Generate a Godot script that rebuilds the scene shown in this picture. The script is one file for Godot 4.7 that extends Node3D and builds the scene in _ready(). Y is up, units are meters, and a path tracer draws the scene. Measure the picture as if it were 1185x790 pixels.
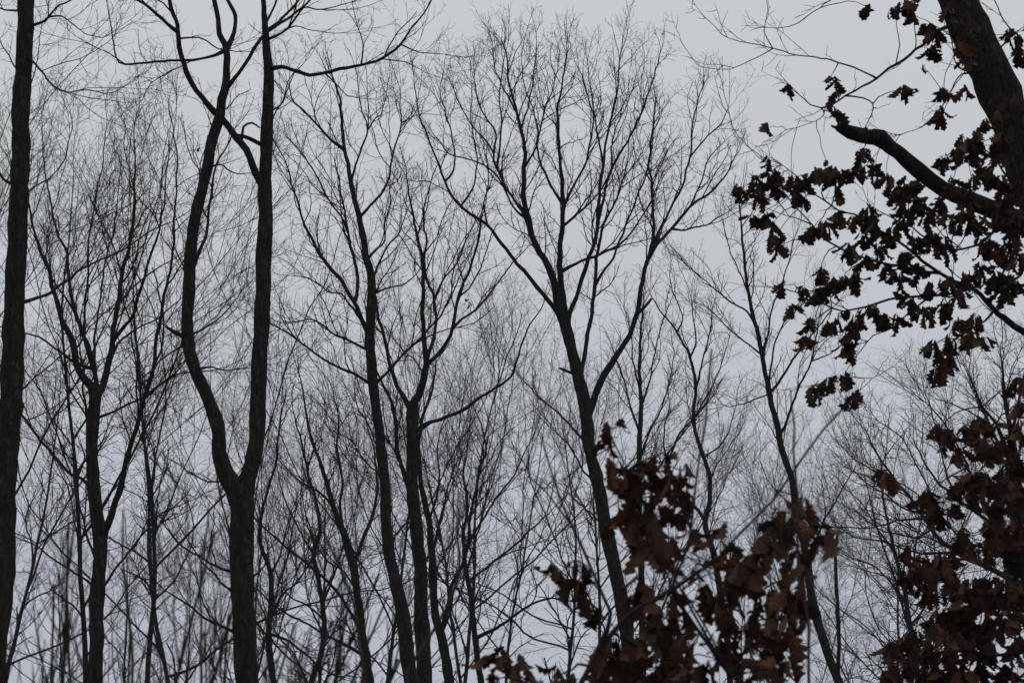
extends Node3D
# A bare winter oak wood under an overcast sky, seen by someone who looks up between the trunks.
# Trees are laid out from bearings: at(x, y, d) is the point d metres ahead of the viewer, x and y on a 1185 x 790 sighting grid.

const FOV := 24.0
const PITCH := 17.0
const EYE := Vector3(0, 1.6, 0)

var focal := 395.0 / tan(deg_to_rad(FOV / 2.0))
var fwd := Vector3(0, sin(deg_to_rad(PITCH)), -cos(deg_to_rad(PITCH)))
var upv := Vector3(0, cos(deg_to_rad(PITCH)), sin(deg_to_rad(PITCH)))
var rng := RandomNumberGenerator.new()
var wob := FastNoiseLite.new()
var names := {}
var M := {}
var leaf_meshes: Array = []
var tubes_made := 0

# ---------------------------------------------------------------- geometry
class Geo:
	static var count := [0]
	var v := PackedVector3Array()
	var n := PackedVector3Array()
	var ix := PackedInt32Array()

	func tube(path: PackedVector3Array, rad: PackedFloat32Array, k: int, rough := 0.0, seedv := 0.0, nz: FastNoiseLite = null) -> void:
		var m := path.size()
		if m < 2:
			return
		var start := v.size()
		var axis := path[m - 1] - path[0]
		var ref := Vector3(0.31, 0.12, 0.94)
		if absf(axis.normalized().dot(ref)) > 0.85:
			ref = Vector3(0.95, 0.2, 0.1)
		var u := Vector3.ZERO
		for i in m:
			var t := (path[mini(i + 1, m - 1)] - path[maxi(i - 1, 0)]).normalized()
			u = t.cross(ref).normalized() if i == 0 else (u - t * u.dot(t)).normalized()
			var w := t.cross(u)
			for j in k:
				var a := TAU * j / k
				var dir := u * cos(a) + w * sin(a)
				var r := rad[i]
				if nz:
					r *= 1.0 + rough * nz.get_noise_3d(dir.x * 26.0 + seedv, path[i].y * 55.0 + seedv, dir.z * 26.0)
				v.push_back(path[i] + dir * r)
				n.push_back(dir)
		for i in m - 1:
			var a0 := start + i * k
			for j in k:
				var b := (j + 1) % k
				ix.push_back(a0 + j); ix.push_back(a0 + k + j); ix.push_back(a0 + b)
				ix.push_back(a0 + b); ix.push_back(a0 + k + j); ix.push_back(a0 + k + b)
		# closed end
		var tip := v.size()
		v.push_back(path[m - 1] + (path[m - 1] - path[m - 2]).normalized() * rad[m - 1] * 0.4)
		n.push_back((path[m - 1] - path[m - 2]).normalized())
		var e := start + (m - 1) * k
		for j in k:
			ix.push_back(e + j); ix.push_back(tip); ix.push_back(e + (j + 1) % k)

	func add(verts: PackedVector3Array, norms: PackedVector3Array, idx: PackedInt32Array, x: Transform3D) -> void:
		var s := v.size()
		for p in verts:
			v.push_back(x * p)
		var b := x.basis.orthonormalized()
		for q in norms:
			n.push_back(b * q)
		for i in idx:
			ix.push_back(s + i)

	func mesh(mat: Material) -> ArrayMesh:
		count[0] += ix.size() / 3
		var a := []
		a.resize(Mesh.ARRAY_MAX)
		a[Mesh.ARRAY_VERTEX] = v
		a[Mesh.ARRAY_NORMAL] = n
		a[Mesh.ARRAY_INDEX] = ix
		var am := ArrayMesh.new()
		am.add_surface_from_arrays(Mesh.PRIMITIVE_TRIANGLES, a)
		am.surface_set_material(0, mat)
		return am

func at(x: float, y: float, d: float) -> Vector3:
	var ray := fwd + Vector3.RIGHT * ((x - 592.5) / focal) + upv * ((395.0 - y) / focal)
	return EYE + ray * (d / -ray.z)

func px(p: Vector3) -> float:          # metres per unit of the sighting grid at p
	return (p - EYE).dot(fwd) / focal

func smooth_line(pts: PackedVector3Array, rad: PackedFloat32Array, step: float) -> Array:
	var op := PackedVector3Array()
	var orad := PackedFloat32Array()
	var m := pts.size()
	for i in m - 1:
		var a := pts[maxi(i - 1, 0)]
		var b := pts[i]
		var c := pts[i + 1]
		var d := pts[mini(i + 2, m - 1)]
		var k := maxi(1, int(ceil(b.distance_to(c) / step)))
		for j in k:
			var t := float(j) / k
			op.push_back(b.cubic_interpolate(c, a, d, t))
			orad.push_back(lerpf(rad[i], rad[i + 1], t))
	op.push_back(pts[m - 1])
	orad.push_back(rad[m - 1])
	return [op, orad]

func rv() -> Vector3:
	return Vector3(rng.randf_range(-1, 1), rng.randf_range(-1, 1), rng.randf_range(-1, 1))

# one twig with its side twigs, down to LEV
func grow(g: Geo, p: Vector3, dir: Vector3, length: float, r: float, lev: int, up := 0.10, kink := 0.3) -> void:
	tubes_made += 1
	var m := 3 + mini(lev, 2) + int(length / 0.5)
	var path := PackedVector3Array([p])
	var rad := PackedFloat32Array([r])
	var d := dir
	var s := length / m
	for i in m:
		d = (d + rv() * kink + Vector3.UP * up).normalized()
		p += d * s
		path.push_back(p)
		rad.push_back(r * lerpf(1.0, 0.5, float(i + 1) / m))
	g.tube(path, rad, 4 if r > 0.007 else 3)
	if lev <= 0:
		return
	var kids := int(round(length * rng.randf_range(4.0, 7.0))) + 1
	kids = mini(kids, 9)
	var spin := rng.randf() * TAU
	for c in kids:
		var t := 0.18 + 0.82 * (c + rng.randf()) / kids
		t = minf(t, 0.99)
		var f := t * m
		var i := mini(int(f), m - 1)
		var q := path[i].lerp(path[i + 1], f - i)
		var tan := (path[i + 1] - path[i]).normalized()
		var side := tan.cross(Vector3(sin(spin), cos(spin) * 0.6, cos(spin * 1.3 + 1.0))).normalized()
		spin += 2.4 + rng.randf_range(-0.5, 0.5)
		var ang := rng.randf_range(0.5, 1.15)
		var cd := (tan * cos(ang) + side * sin(ang)).normalized()
		var cl := length * rng.randf_range(0.28, 0.6) * (1.15 - 0.6 * t)
		grow(g, q, cd, maxf(cl, 0.07), maxf(r * lerpf(1.0, 0.5, t) * 0.66, 0.0022), lev - 1, up, kink * 1.15)

# side branches along a limb
func dress(g: Geo, path: PackedVector3Array, rad: PackedFloat32Array, o: Dictionary) -> void:
	var total := 0.0
	var cum := PackedFloat32Array([0.0])
	for i in path.size() - 1:
		total += path[i].distance_to(path[i + 1])
		cum.push_back(total)
	var count := int(round(total * o.dens * 1.35))
	var t0: float = o.t0
	for c in count:
		var t := t0 + (1.0 - t0) * (c + rng.randf()) / count
		if rng.randf() > 0.35 + 0.65 * t:
			continue
		var want := t * total
		var i := 0
		while i < path.size() - 2 and cum[i + 1] < want:
			i += 1
		var f := clampf((want - cum[i]) / maxf(cum[i + 1] - cum[i], 1e-5), 0, 1)
		var q := path[i].lerp(path[i + 1], f)
		var tan := (path[i + 1] - path[i]).normalized()
		var side := tan.cross(rv()).normalized()
		side.y = absf(side.y) * 0.7 + side.y * 0.3
		var there := lerpf(rad[i], rad[i + 1], f)
		if rng.randf() < 0.42:        # a branch that sweeps up and out
			var ang := rng.randf_range(0.38, 0.8)
			var length: float = o.tl * rng.randf_range(0.7, 1.6) * lerpf(1.15, 0.7, t)
			var r0 := minf(there * 0.6, (0.0032 + length * 0.0080) * o.get("thick", 1.0))
			grow(g, q, (tan * cos(ang) + side * sin(ang)).normalized(), length, maxf(r0, 0.0026), o.lev, o.up, o.kink)
		else:                         # a spur
			var ang := rng.randf_range(0.6, 1.2)
			var length: float = o.tl * rng.randf_range(0.15, 0.55)
			var r0 := minf(there * 0.5, (0.0028 + length * 0.0070) * o.get("thick", 1.0))
			grow(g, q, (tan * cos(ang) + side * sin(ang)).normalized(), length, maxf(r0, 0.0024), mini(o.lev, 1), o.up, o.kink * 1.3)

# ---------------------------------------------------------------- naming and nodes
func numbered(called: String) -> String:
	var k: int = names.get(called, 0)
	names[called] = k + 1
	return called if k == 0 else "%s_%03d" % [called, k]

func thing(called: String, label: String, category: String, where: Vector3, group := "") -> Node3D:
	var o := Node3D.new()
	o.name = numbered(called)
	add_child(o)
	o.position = where
	o.set_meta("label", label)
	o.set_meta("category", category)
	if group != "":
		o.set_meta("group", group)
	return o

func part(called: String, g: Geo, mat: Material, parent: Node, stuff := false) -> MeshInstance3D:
	var o := MeshInstance3D.new()
	o.name = called
	o.mesh = g.mesh(mat)
	parent.add_child(o, true)
	if stuff:
		o.set_meta("kind", "stuff")
	return o

# ---------------------------------------------------------------- traced trees
# A tree under construction: node, base, distance, bark, twig options, limb lines (for leaves to hang from)
func tree(called: String, label: String, category: String, d: float, trunk: Array, opt := {}, group := "") -> Dictionary:
	var T := {"d": d, "bark": M.bark, "dens": 5.0, "tl": 0.7, "lev": 2, "up": 0.11, "kink": 0.29, "t0": 0.2, "lines": [], "leaves": [], "sides": 12}
	T.merge(opt, true)
	# the traced trunk runs from the lowest to the highest point; below it goes on down to the soil
	var low := at(trunk[0], trunk[1], d)
	var nxt := at(trunk[3], trunk[4], d)
	var slope := (low - nxt) / maxf(nxt.y - low.y, 0.05)
	var lean: float = clampf(slope.x, -0.35, 0.35) * T.get("settle", 0.35)
	var base := Vector3(low.x + lean * low.y, 0.0, low.z)
	T.base = base
	T.node = thing(called, label, category, base, group)
	var r0: float = trunk[2] * 0.5 * px(low)
	var pts := PackedVector3Array([Vector3(0, -0.15, 0), Vector3(0, 0.12, 0), Vector3(lean * -0.2 * low.y, low.y * 0.5, 0)])
	var rad := PackedFloat32Array([r0 * 1.75, r0 * 1.4, r0 * 1.07])
	for i in range(0, trunk.size(), 3):
		var p := at(trunk[i], trunk[i + 1], d + T.get("tdz", 0.0) * i / trunk.size())
		pts.push_back(p - base)
		rad.push_back(trunk[i + 2] * 0.5 * px(p))
	T.trunk = finish_limb(T, T.get("trunk_name", "trunk"), pts, rad, T.get("trunk_dens", T.dens), T.get("trunk_t0", 0.55))
	return T

func finish_limb(T: Dictionary, called: String, pts: PackedVector3Array, rad: PackedFloat32Array, dens: float, t0: float) -> MeshInstance3D:
	var s := smooth_line(pts, rad, 0.10 if rad[0] > 0.04 else 0.09)
	var path: PackedVector3Array = s[0]
	var rr: PackedFloat32Array = s[1]
	var off := rng.randf() * 100.0
	var run := 0.0
	var was := path[0]
	for i in range(1, path.size()):           # wood is never ruler straight
		var q := path[i] * 2.3
		var amp := rr[i] * 0.22 + 0.006
		run += path[i].distance_to(was)
		was = path[i]
		rr[i] *= 1.0 + 0.16 * wob.get_noise_2d(run * 32.0, off + 120.0)
		var crook: float = T.get("crook", 0.012) * smoothstep(0.0, 0.5, run) * (0.35 if rr[i] > 0.05 else 1.0)
		path[i] += Vector3(wob.get_noise_2d(run * 26.0, off), wob.get_noise_2d(run * 26.0, off + 40.0), wob.get_noise_2d(run * 26.0, off + 80.0)) * crook * 2.0
		path[i] += Vector3(wob.get_noise_3d(q.x + off, q.y * 4.0, q.z), wob.get_noise_3d(q.x, q.y * 4.0 + off, q.z) * 0.6, wob.get_noise_3d(q.x, q.y * 4.0, q.z + off)) * amp
	var g := Geo.new()
	var k: int = T.sides if rr[0] > 0.03 else (7 if rr[0] > 0.012 else 5)
	g.tube(path, rr, k, 0.11 if rr[0] > 0.03 else 0.08, off, wob)
	var node := part(called, g, T.bark, T.node)
	T.lines.append([path, rr])
	var tw := Geo.new()
	dress(tw, path, rr, {"dens": dens, "t0": t0, "tl": T.tl, "lev": T.lev, "up": T.up, "kink": T.kink})
	if rr[rr.size() - 1] < 0.02 and not T.get("blunt", false):   # the tip runs out in a spray
		var e := path[path.size() - 1]
		var dir := (e - path[path.size() - 2]).normalized()
		for c in 2:
			grow(tw, e, (dir + rv() * 0.35 * c).normalized(), T.tl * rng.randf_range(0.6, 1.0), rr[rr.size() - 1] * (0.9 - 0.25 * c), T.lev, T.up, T.kink)
	if tw.v.size() > 0:
		part("twigs", tw, T.get("twig", M.twig), node, true)
	return node

# limb from x, y, width triples, root first; dz: how far its tip leans away from (+) or towards (-) the viewer
func limb(T: Dictionary, a: Array, dz := 0.0, o := {}) -> void:
	var pts := PackedVector3Array()
	var rad := PackedFloat32Array()
	var m := a.size() / 3
	var z0: float = o.get("z0", 0.0)
	# the root sits on the nearest older limb
	var near := 1e9
	var root: Vector3 = at(a[0], a[1], T.d + z0) - T.base
	var want := root
	for l in T.lines:
		var lp: PackedVector3Array = l[0]
		for q in lp:
			var dv := q - want
			dv.z *= 0.2
			if dv.length_squared() < near:
				near = dv.length_squared()
				root = q
	if not o.get("free", false):
		z0 = -(root.z + T.base.z) - T.d
	for i in m:
		var t := float(i) / maxi(m - 1, 1)
		var p := at(a[i * 3], a[i * 3 + 1], T.d + z0 + dz * t * (1.6 - 0.6 * t))
		pts.push_back(root if i == 0 and not o.get("free", false) else p - T.base)
		rad.push_back(maxf(a[i * 3 + 2] * (0.41 if a[i * 3 + 2] < 8.0 else 0.48) * px(p), 0.0022))
	rad[0] *= 1.35                            # the collar
	var was: bool = T.get("blunt", false)
	T.blunt = o.get("blunt", was)
	finish_limb(T, o.get("name", "limb"), pts, rad, o.get("dens", T.dens), o.get("t0", T.t0))
	T.blunt = was

# ---------------------------------------------------------------- leaves
func make_leaf(curl: float, fold: float, twist: float, sd: int) -> Array:
	var r := RandomNumberGenerator.new()
	r.seed = sd
	var prof := [0.03, 0.10, 0.20, 0.31, 0.20, 0.36, 0.42, 0.25, 0.46, 0.49, 0.29, 0.44, 0.38, 0.20, 0.05]
	var m := prof.size()
	var v := PackedVector3Array()
	var ix := PackedInt32Array()
	for i in m:
		var t := float(i) / (m - 1)
		var bend := curl * t * t
		var mid := Vector3(0.05 * sin(t * 4.0 + sd), -t * cos(bend * 0.5), sin(bend) * t * 0.5)
		var wl: float = prof[i] * 0.66 * r.randf_range(0.78, 1.15)
		var wr: float = prof[i] * 0.66 * r.randf_range(0.78, 1.15)
		var tw := twist * t
		var fl := fold * r.randf_range(0.7, 1.3)
		var fr := fold * r.randf_range(0.7, 1.3)
		var lobe := 0.035 if prof[i] > 0.33 else -0.01
		v.push_back(mid + Vector3(-wl * cos(fl + tw), -lobe, wl * sin(fl + tw)))
		v.push_back(mid)
		v.push_back(mid + Vector3(wr * cos(fr - tw), -lobe, wr * sin(fr - tw)))
	for i in m - 1:
		for s in 2:
			var a := i * 3 + s
			ix.append_array([a, a + 1, a + 3, a + 1, a + 4, a + 3])
	var n := PackedVector3Array()
	n.resize(v.size())
	for i in range(0, ix.size(), 3):
		var c := (v[ix[i + 2]] - v[ix[i]]).cross(v[ix[i + 1]] - v[ix[i]])
		for j in 3:
			n[ix[i + j]] += c
	for i in n.size():
		n[i] = n[i].normalized()
	return [v, n, ix]

func leaf_mesh(d: Array, mat: Material) -> ArrayMesh:
	var g := Geo.new()
	g.v = d[0]; g.n = d[1]; g.ix = d[2]
	return g.mesh(mat)

func nearest(T: Dictionary, p: Vector3) -> Array:
	var best := 1e9
	var out := [Vector3.ZERO, 0.003]
	for l in T.lines:
		var path: PackedVector3Array = l[0]
		for i in path.size():
			var dd: float = path[i].distance_squared_to(p) + 0.02 * l[1][i]
			if dd < best:
				best = dd
				out = [path[i], l[1][i]]
	return out

# n leaves on short stalks round (x, y); spread on the sighting grid; size in metres
func cluster(T: Dictionary, x: float, y: float, n: int, spread: float, size: float, dz := 0.0) -> void:
	var c: Vector3 = at(x, y, T.d + dz + rng.randf_range(-0.15, 0.15)) - T.base
	var s: float = spread * px(c + T.base)
	var root := nearest(T, c)
	if not T.has("stalks"):
		T.stalks = Geo.new()
	var q: Vector3 = root[0]
	var gap := q.distance_to(c)
	var sag := Vector3(rng.randf_range(-0.15, 0.15), rng.randf_range(0.0, 0.15), rng.randf_range(-0.1, 0.1)) * gap
	var bits := maxi(4, int(gap / 0.06))
	var path := PackedVector3Array()
	var rad := PackedFloat32Array()
	for i in bits + 1:
		var t := float(i) / bits
		var jig := Vector3.ZERO if i == 0 or i == bits else rv() * 0.008
		path.push_back(q.lerp(c, t) + sag * 4.0 * t * (1.0 - t) + jig)
		rad.push_back(lerpf(minf(root[1], 0.0045), 0.0018, t))
	T.stalks.tube(path, rad, 5)
	for k in n:
		var off := rv()
		off = off.normalized() * s * pow(rng.randf(), 0.6)
		off.z *= 1.3
		var hold: Vector3 = c + off * 0.75 + Vector3(0, size * 0.25, 0)
		T.stalks.tube(PackedVector3Array([c, c.lerp(hold, 0.5) + rv() * 0.006, hold]), PackedFloat32Array([0.0016, 0.0013, 0.001]), 3)
		# leaves hang: the blade runs down and outwards from its stalk
		var down := (Vector3(0, -1.0, 0) + rv() * 0.5 + off.normalized() * 0.3).normalized()
		var y_ax := -down
		var x_ax := y_ax.cross(rv()).normalized()
		var len := size * rng.randf_range(0.6, 1.25)
		T.leaves.append([Transform3D(Basis(x_ax, y_ax, x_ax.cross(y_ax)).scaled_local(Vector3(rng.randf_range(0.7, 1.15), 1.0, rng.randf_range(0.8, 1.3)) * len), hold), len, rng.randi() % leaf_meshes.size(), rng.randi() % 4])

func hang_leaves(T: Dictionary, most := 300) -> void:
	if T.has("stalks") and T.stalks.v.size() > 0:
		part("stalks", T.stalks, M.twig, T.node, true)
	T.leaves.sort_custom(func(a, b): return a[1] > b[1])
	var rest := Geo.new()
	for i in T.leaves.size():
		var l: Array = T.leaves[i]
		if i < most:
			var o := MeshInstance3D.new()
			o.name = "leaf"
			o.mesh = leaf_meshes[l[2]].meshes[l[3]]
			o.transform = l[0]
			T.node.add_child(o, true)
		else:
			var d: Array = leaf_meshes[l[2]].data
			rest.add(d[0], d[1], d[2], l[0])
	if rest.v.size() > 0:
		part("leaves", rest, M.leaf[1], T.node, true)

# ---------------------------------------------------------------- background trees grown from seed
func ascend(g: Geo, tw: Geo, p: Vector3, dir: Vector3, length: float, r: float, lev: int, up: float, forks: int, tl: float) -> void:
	var m := maxi(6, int(length / 0.3))
	var path := PackedVector3Array([p])
	var rad := PackedFloat32Array([r])
	var d := dir
	for i in m:
		d = (d + rv() * 0.19 + Vector3.UP * up).normalized()
		p += d * length / m
		path.push_back(p)
		rad.push_back(maxf(r * lerpf(1.0, 0.25, float(i + 1) / m), 0.0045))
	g.tube(path, rad, 8 if r > 0.03 else (6 if r > 0.012 else 4))
	dress(tw, path, rad, {"dens": 5.6 if lev == 0 else 3.2, "t0": 0.12, "tl": tl, "lev": 1, "up": 0.04, "kink": 0.32, "thick": 1.75})
	grow(tw, p, d, tl, rad[m] * 0.9, 1, 0.05, 0.26)
	if lev > 0:
		for c in forks:
			var t := lerpf(0.25, 0.85, (c + rng.randf()) / forks)
			var i := mini(int(t * m), m - 1)
			var tan := (path[i + 1] - path[i]).normalized()
			var side := tan.cross(rv()).normalized()
			var ang := rng.randf_range(0.35, 0.75)
			ascend(g, tw, path[i], (tan * cos(ang) + side * sin(ang)).normalized(), length * rng.randf_range(0.4, 0.65) * (1.1 - 0.5 * t), rad[i] * 0.6, lev - 1, up, maxi(2, forks - 1), tl)

# a tree 10 m tall, standing at the origin; SPREAD: how far the limbs lean out; FORK: height of the first limb
func seed_tree(called: String, sd: int, spread: float, fork: float, limbs: int, bark: Material, thick: float, up: float, tl: float) -> Node3D:
	rng.seed = sd
	var root := Node3D.new()
	root.name = called
	var path := PackedVector3Array([Vector3(0, -0.2, 0)])
	var rad := PackedFloat32Array([thick * 1.5])
	var p := Vector3.ZERO
	var d := Vector3.UP
	var m := 22
	for i in m:
		d = (d + Vector3(rng.randf_range(-1, 1), 0, rng.randf_range(-1, 1)) * 0.10 + Vector3.UP * 0.12).normalized()
		p += d * 8.6 / m
		path.push_back(p)
		rad.push_back(thick * lerpf(1.0, 0.10, pow(float(i + 1) / m, 0.9)))
	var g := Geo.new()
	var tw := Geo.new()
	g.tube(path, rad, 10, 0.1, sd, wob)
	var tr := part("trunk", g, bark, root)
	dress(tw, path, rad, {"dens": 3.0, "t0": fork * 0.8, "tl": tl, "lev": 1, "up": 0.04, "kink": 0.32, "thick": 1.75})
	grow(tw, p, d, 1.2, rad[m] * 0.8, 3, 0.13, 0.2)
	part("twigs", tw, M.twig, tr, true)
	for c in limbs:
		var t := lerpf(fork, 0.9, (c + rng.randf() * 0.8) / limbs)
		var i := mini(int(t * m), m - 1)
		var a := c * 2.4 + rng.randf() * 1.2
		var out := Vector3(cos(a), 0, sin(a))
		var lg := Geo.new()
		var lt := Geo.new()
		var sp := spread * lerpf(1.3, 0.7, (t - fork) / (0.9 - fork))
		ascend(lg, lt, path[i], (out * sp + Vector3.UP * (1.1 - sp)).normalized(), (10.0 - path[i].y) * rng.randf_range(0.62, 0.92), rad[i] * rng.randf_range(0.45, 0.68), 1, up, 4, tl)
		var ln := part("limb", lg, bark, root)
		part("twigs", lt, M.twig, ln, true)
	return root

func stand(proto: Node3D, x: float, top: float, d: float, turn: float, label: String, group: String) -> void:
	var o := proto.duplicate()
	o.name = numbered(proto.name)
	add_child(o)
	var p := at(x, top, d)
	o.position = Vector3(p.x - (p.y - 0.0) * 0.0, 0, p.z)
	o.rotation = Vector3(0.05 * sin(turn * 7.0), turn, 0.07 * cos(turn * 11.0))
	o.scale = Vector3.ONE * (p.y / 9.7)
	o.set_meta("label", label)
	o.set_meta("category", "tree")
	o.set_meta("group", group)

# ---------------------------------------------------------------- materials
func lin(r: float, g: float, b: float) -> Color:
	return Color(r, g, b).linear_to_srgb()

func noise(sd: int, freq: float, oct: int, kind := FastNoiseLite.TYPE_SIMPLEX_SMOOTH, fractal := FastNoiseLite.FRACTAL_FBM) -> FastNoiseLite:
	var n := FastNoiseLite.new()
	n.seed = sd
	n.frequency = freq
	n.noise_type = kind
	n.fractal_type = fractal
	n.fractal_octaves = oct
	return n

func noise_tex(sd: int, size: int, freq: float, oct: int, colors: Array, spots := [], ridged := false) -> Array:
	var a := noise(sd, freq, oct, FastNoiseLite.TYPE_SIMPLEX_SMOOTH, FastNoiseLite.FRACTAL_RIDGED if ridged else FastNoiseLite.FRACTAL_FBM).get_seamless_image(size, size)
	var b := noise(sd + 7, freq * 0.6, 3).get_seamless_image(size, size)
	var img := Image.create(size, size, true, Image.FORMAT_RGB8)
	for y in size:
		for x in size:
			var t := a.get_pixel(x, y).r
			var c: Color = colors[0].lerp(colors[1], clampf(t * 1.4 - 0.2, 0, 1))
			if spots.size() > 0:
				var s := smoothstep(0.62, 0.72, b.get_pixel(x, y).r) * clampf(t * 1.6, 0, 1)
				c = c.lerp(spots[0], s * 0.7)
			img.set_pixel(x, y, c)
	img.generate_mipmaps()
	a.convert(Image.FORMAT_RGB8)
	return [ImageTexture.create_from_image(img), ImageTexture.create_from_image(a)]

func wood(tex: Array, sc: Vector3, relief: float, spec := 0.12) -> StandardMaterial3D:
	var m := StandardMaterial3D.new()
	m.albedo_texture = tex[0]
	m.roughness = 0.95
	m.metallic_specular = spec
	m.uv1_triplanar = true
	m.uv1_world_triplanar = true
	m.uv1_scale = sc
	if relief > 0.0:
		m.heightmap_enabled = true
		m.heightmap_texture = tex[1]
		m.heightmap_scale = relief
	return m

func make_materials() -> void:
	var dark := noise_tex(11, 256, 0.022, 4, [lin(0.009, 0.0086, 0.008), lin(0.029, 0.0275, 0.025)], [lin(0.055, 0.06, 0.05)], true)
	M.bark = wood(dark, Vector3(5.0, 1.4, 5.0), 2.2)
	var fine := noise_tex(31, 128, 0.03, 3, [lin(0.010, 0.009, 0.009), lin(0.028, 0.025, 0.023)])
	M.twig = wood(fine, Vector3(4, 4, 4), 0.0)
	var shoot := noise_tex(37, 128, 0.03, 3, [lin(0.03, 0.022, 0.023), lin(0.075, 0.055, 0.056)])
	M.shoot = wood(shoot, Vector3(5, 3, 5), 0.0)
	var broom := noise_tex(41, 128, 0.03, 3, [lin(0.018, 0.018, 0.014), lin(0.05, 0.048, 0.038)])
	M.broom = wood(broom, Vector3(5, 3, 5), 0.0)
	M.leaf = []
	var tones := [[0.040, 0.020, 0.013, 0.098, 0.050, 0.034], [0.026, 0.013, 0.010, 0.062, 0.033, 0.024], [0.050, 0.031, 0.021, 0.110, 0.070, 0.050], [0.060, 0.024, 0.014, 0.130, 0.058, 0.034]]
	for i in 4:
		var t: Array = tones[i]
		var lt := noise_tex(50 + i, 128, 0.05, 4, [lin(t[0], t[1], t[2]), lin(t[3], t[4], t[5])])
		var m := wood(lt, Vector3(16, 16, 16), 0.15, 0.2)
		m.uv1_world_triplanar = true
		m.roughness = 0.8
		m.cull_mode = BaseMaterial3D.CULL_DISABLED
		m.backlight_enabled = true
		m.backlight = Color(0.30, 0.22, 0.18)
		M.leaf.append(m)
	var soil := noise_tex(61, 512, 0.03, 5, [lin(0.03, 0.02, 0.013), lin(0.12, 0.075, 0.045)], [lin(0.05, 0.055, 0.025)])
	M.soil = wood(soil, Vector3(0.7, 0.7, 0.7), 2.0)

# ================================================================ the scene
func _ready() -> void:
	# camera
	var cam := Camera3D.new()
	cam.name = "camera"
	cam.fov = FOV
	cam.near = 0.05
	cam.far = 1500.0
	add_child(cam)
	cam.look_at_from_position(EYE, EYE + fwd, Vector3.UP)
	var ca := CameraAttributesPhysical.new()
	ca.frustum_focal_length = 12.0 / tan(deg_to_rad(FOV / 2.0))
	ca.frustum_focus_distance = 21.0
	ca.frustum_near = 0.05
	ca.frustum_far = 1500.0
	ca.exposure_aperture = 6.7
	cam.attributes = ca
	cam.current = true
	# overcast sky
	var sm := ProceduralSkyMaterial.new()
	sm.sky_top_color = lin(0.70, 0.736, 0.715)
	sm.sky_horizon_color = lin(0.462, 0.487, 0.557)
	sm.sky_curve = 0.6
	sm.ground_bottom_color = lin(0.05, 0.04, 0.03)
	sm.ground_horizon_color = lin(0.30, 0.31, 0.34)
	sm.sun_angle_max = 0.5
	var sky := Sky.new()
	sky.sky_material = sm
	var env := Environment.new()
	env.background_mode = Environment.BG_SKY
	env.sky = sky
	env.tonemap_mode = Environment.TONE_MAPPER_LINEAR
	env.tonemap_exposure = 1.0
	env.sdfgi_enabled = true
	env.ssao_enabled = true
	env.ssil_enabled = true
	env.fog_enabled = true
	env.fog_density = 0.0006
	env.fog_light_color = Color(0.86, 0.88, 0.92)
	var we := WorldEnvironment.new()
	we.name = "world_environment"
	we.environment = env
	add_child(we)
	# the sun behind the cloud sheet, ahead of the viewer
	var sun := DirectionalLight3D.new()
	sun.name = "sun"
	sun.light_energy = 0.15
	sun.light_angular_distance = 15.0
	sun.light_color = Color(1.0, 0.98, 0.95)
	sun.shadow_enabled = true
	add_child(sun)
	sun.look_at_from_position(Vector3(6, 30, -14), Vector3.ZERO, Vector3.UP)

	rng.seed = 4
	wob.seed = 5
	wob.frequency = 0.09
	wob.fractal_octaves = 3
	make_materials()
	for i in 7:
		var d := make_leaf([0.9, -0.8, 1.6, 0.4, -1.5, 2.1, 0.1][i], [0.2, 0.4, -0.3, 0.6, 0.12, 0.45, -0.5][i], [0.0, 0.35, -0.4, 0.2, 0.5, -0.25, -0.5][i], i + 1)
		var ms := []
		for k in 4:
			ms.append(leaf_mesh(d, M.leaf[k]))
		leaf_meshes.append({"data": d, "meshes": ms})
	build_ground()
	build_near_trees()
	build_middle_trees()
	build_background()
	build_leafy_oaks()
	build_foreground()
	print("tubes ", tubes_made, " triangles ", Geo.count[0])

func build_ground() -> void:
	var g := Geo.new()
	var n := 80
	var size := 700.0
	var hump := noise(3, 0.02, 3)
	for j in n + 1:
		for i in n + 1:
			var fx := (float(i) / n - 0.5) * 2.0
			var fz := (float(j) / n - 0.5) * 2.0
			var x := fx * absf(fx) * size * 0.5
			var z := fz * absf(fz) * size * 0.5 - 30.0
			g.v.push_back(Vector3(x, hump.get_noise_2d(x, z) * 0.16 - 0.05, z))
			g.n.push_back(Vector3.UP)
	for j in n:
		for i in n:
			var a := j * (n + 1) + i
			g.ix.append_array([a, a + 1, a + n + 1, a + 1, a + n + 2, a + n + 1])
	var o := part("ground", g, M.soil, self)
	o.set_meta("kind", "structure")
	o.set_meta("label", "forest floor of brown leaf litter")

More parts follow.
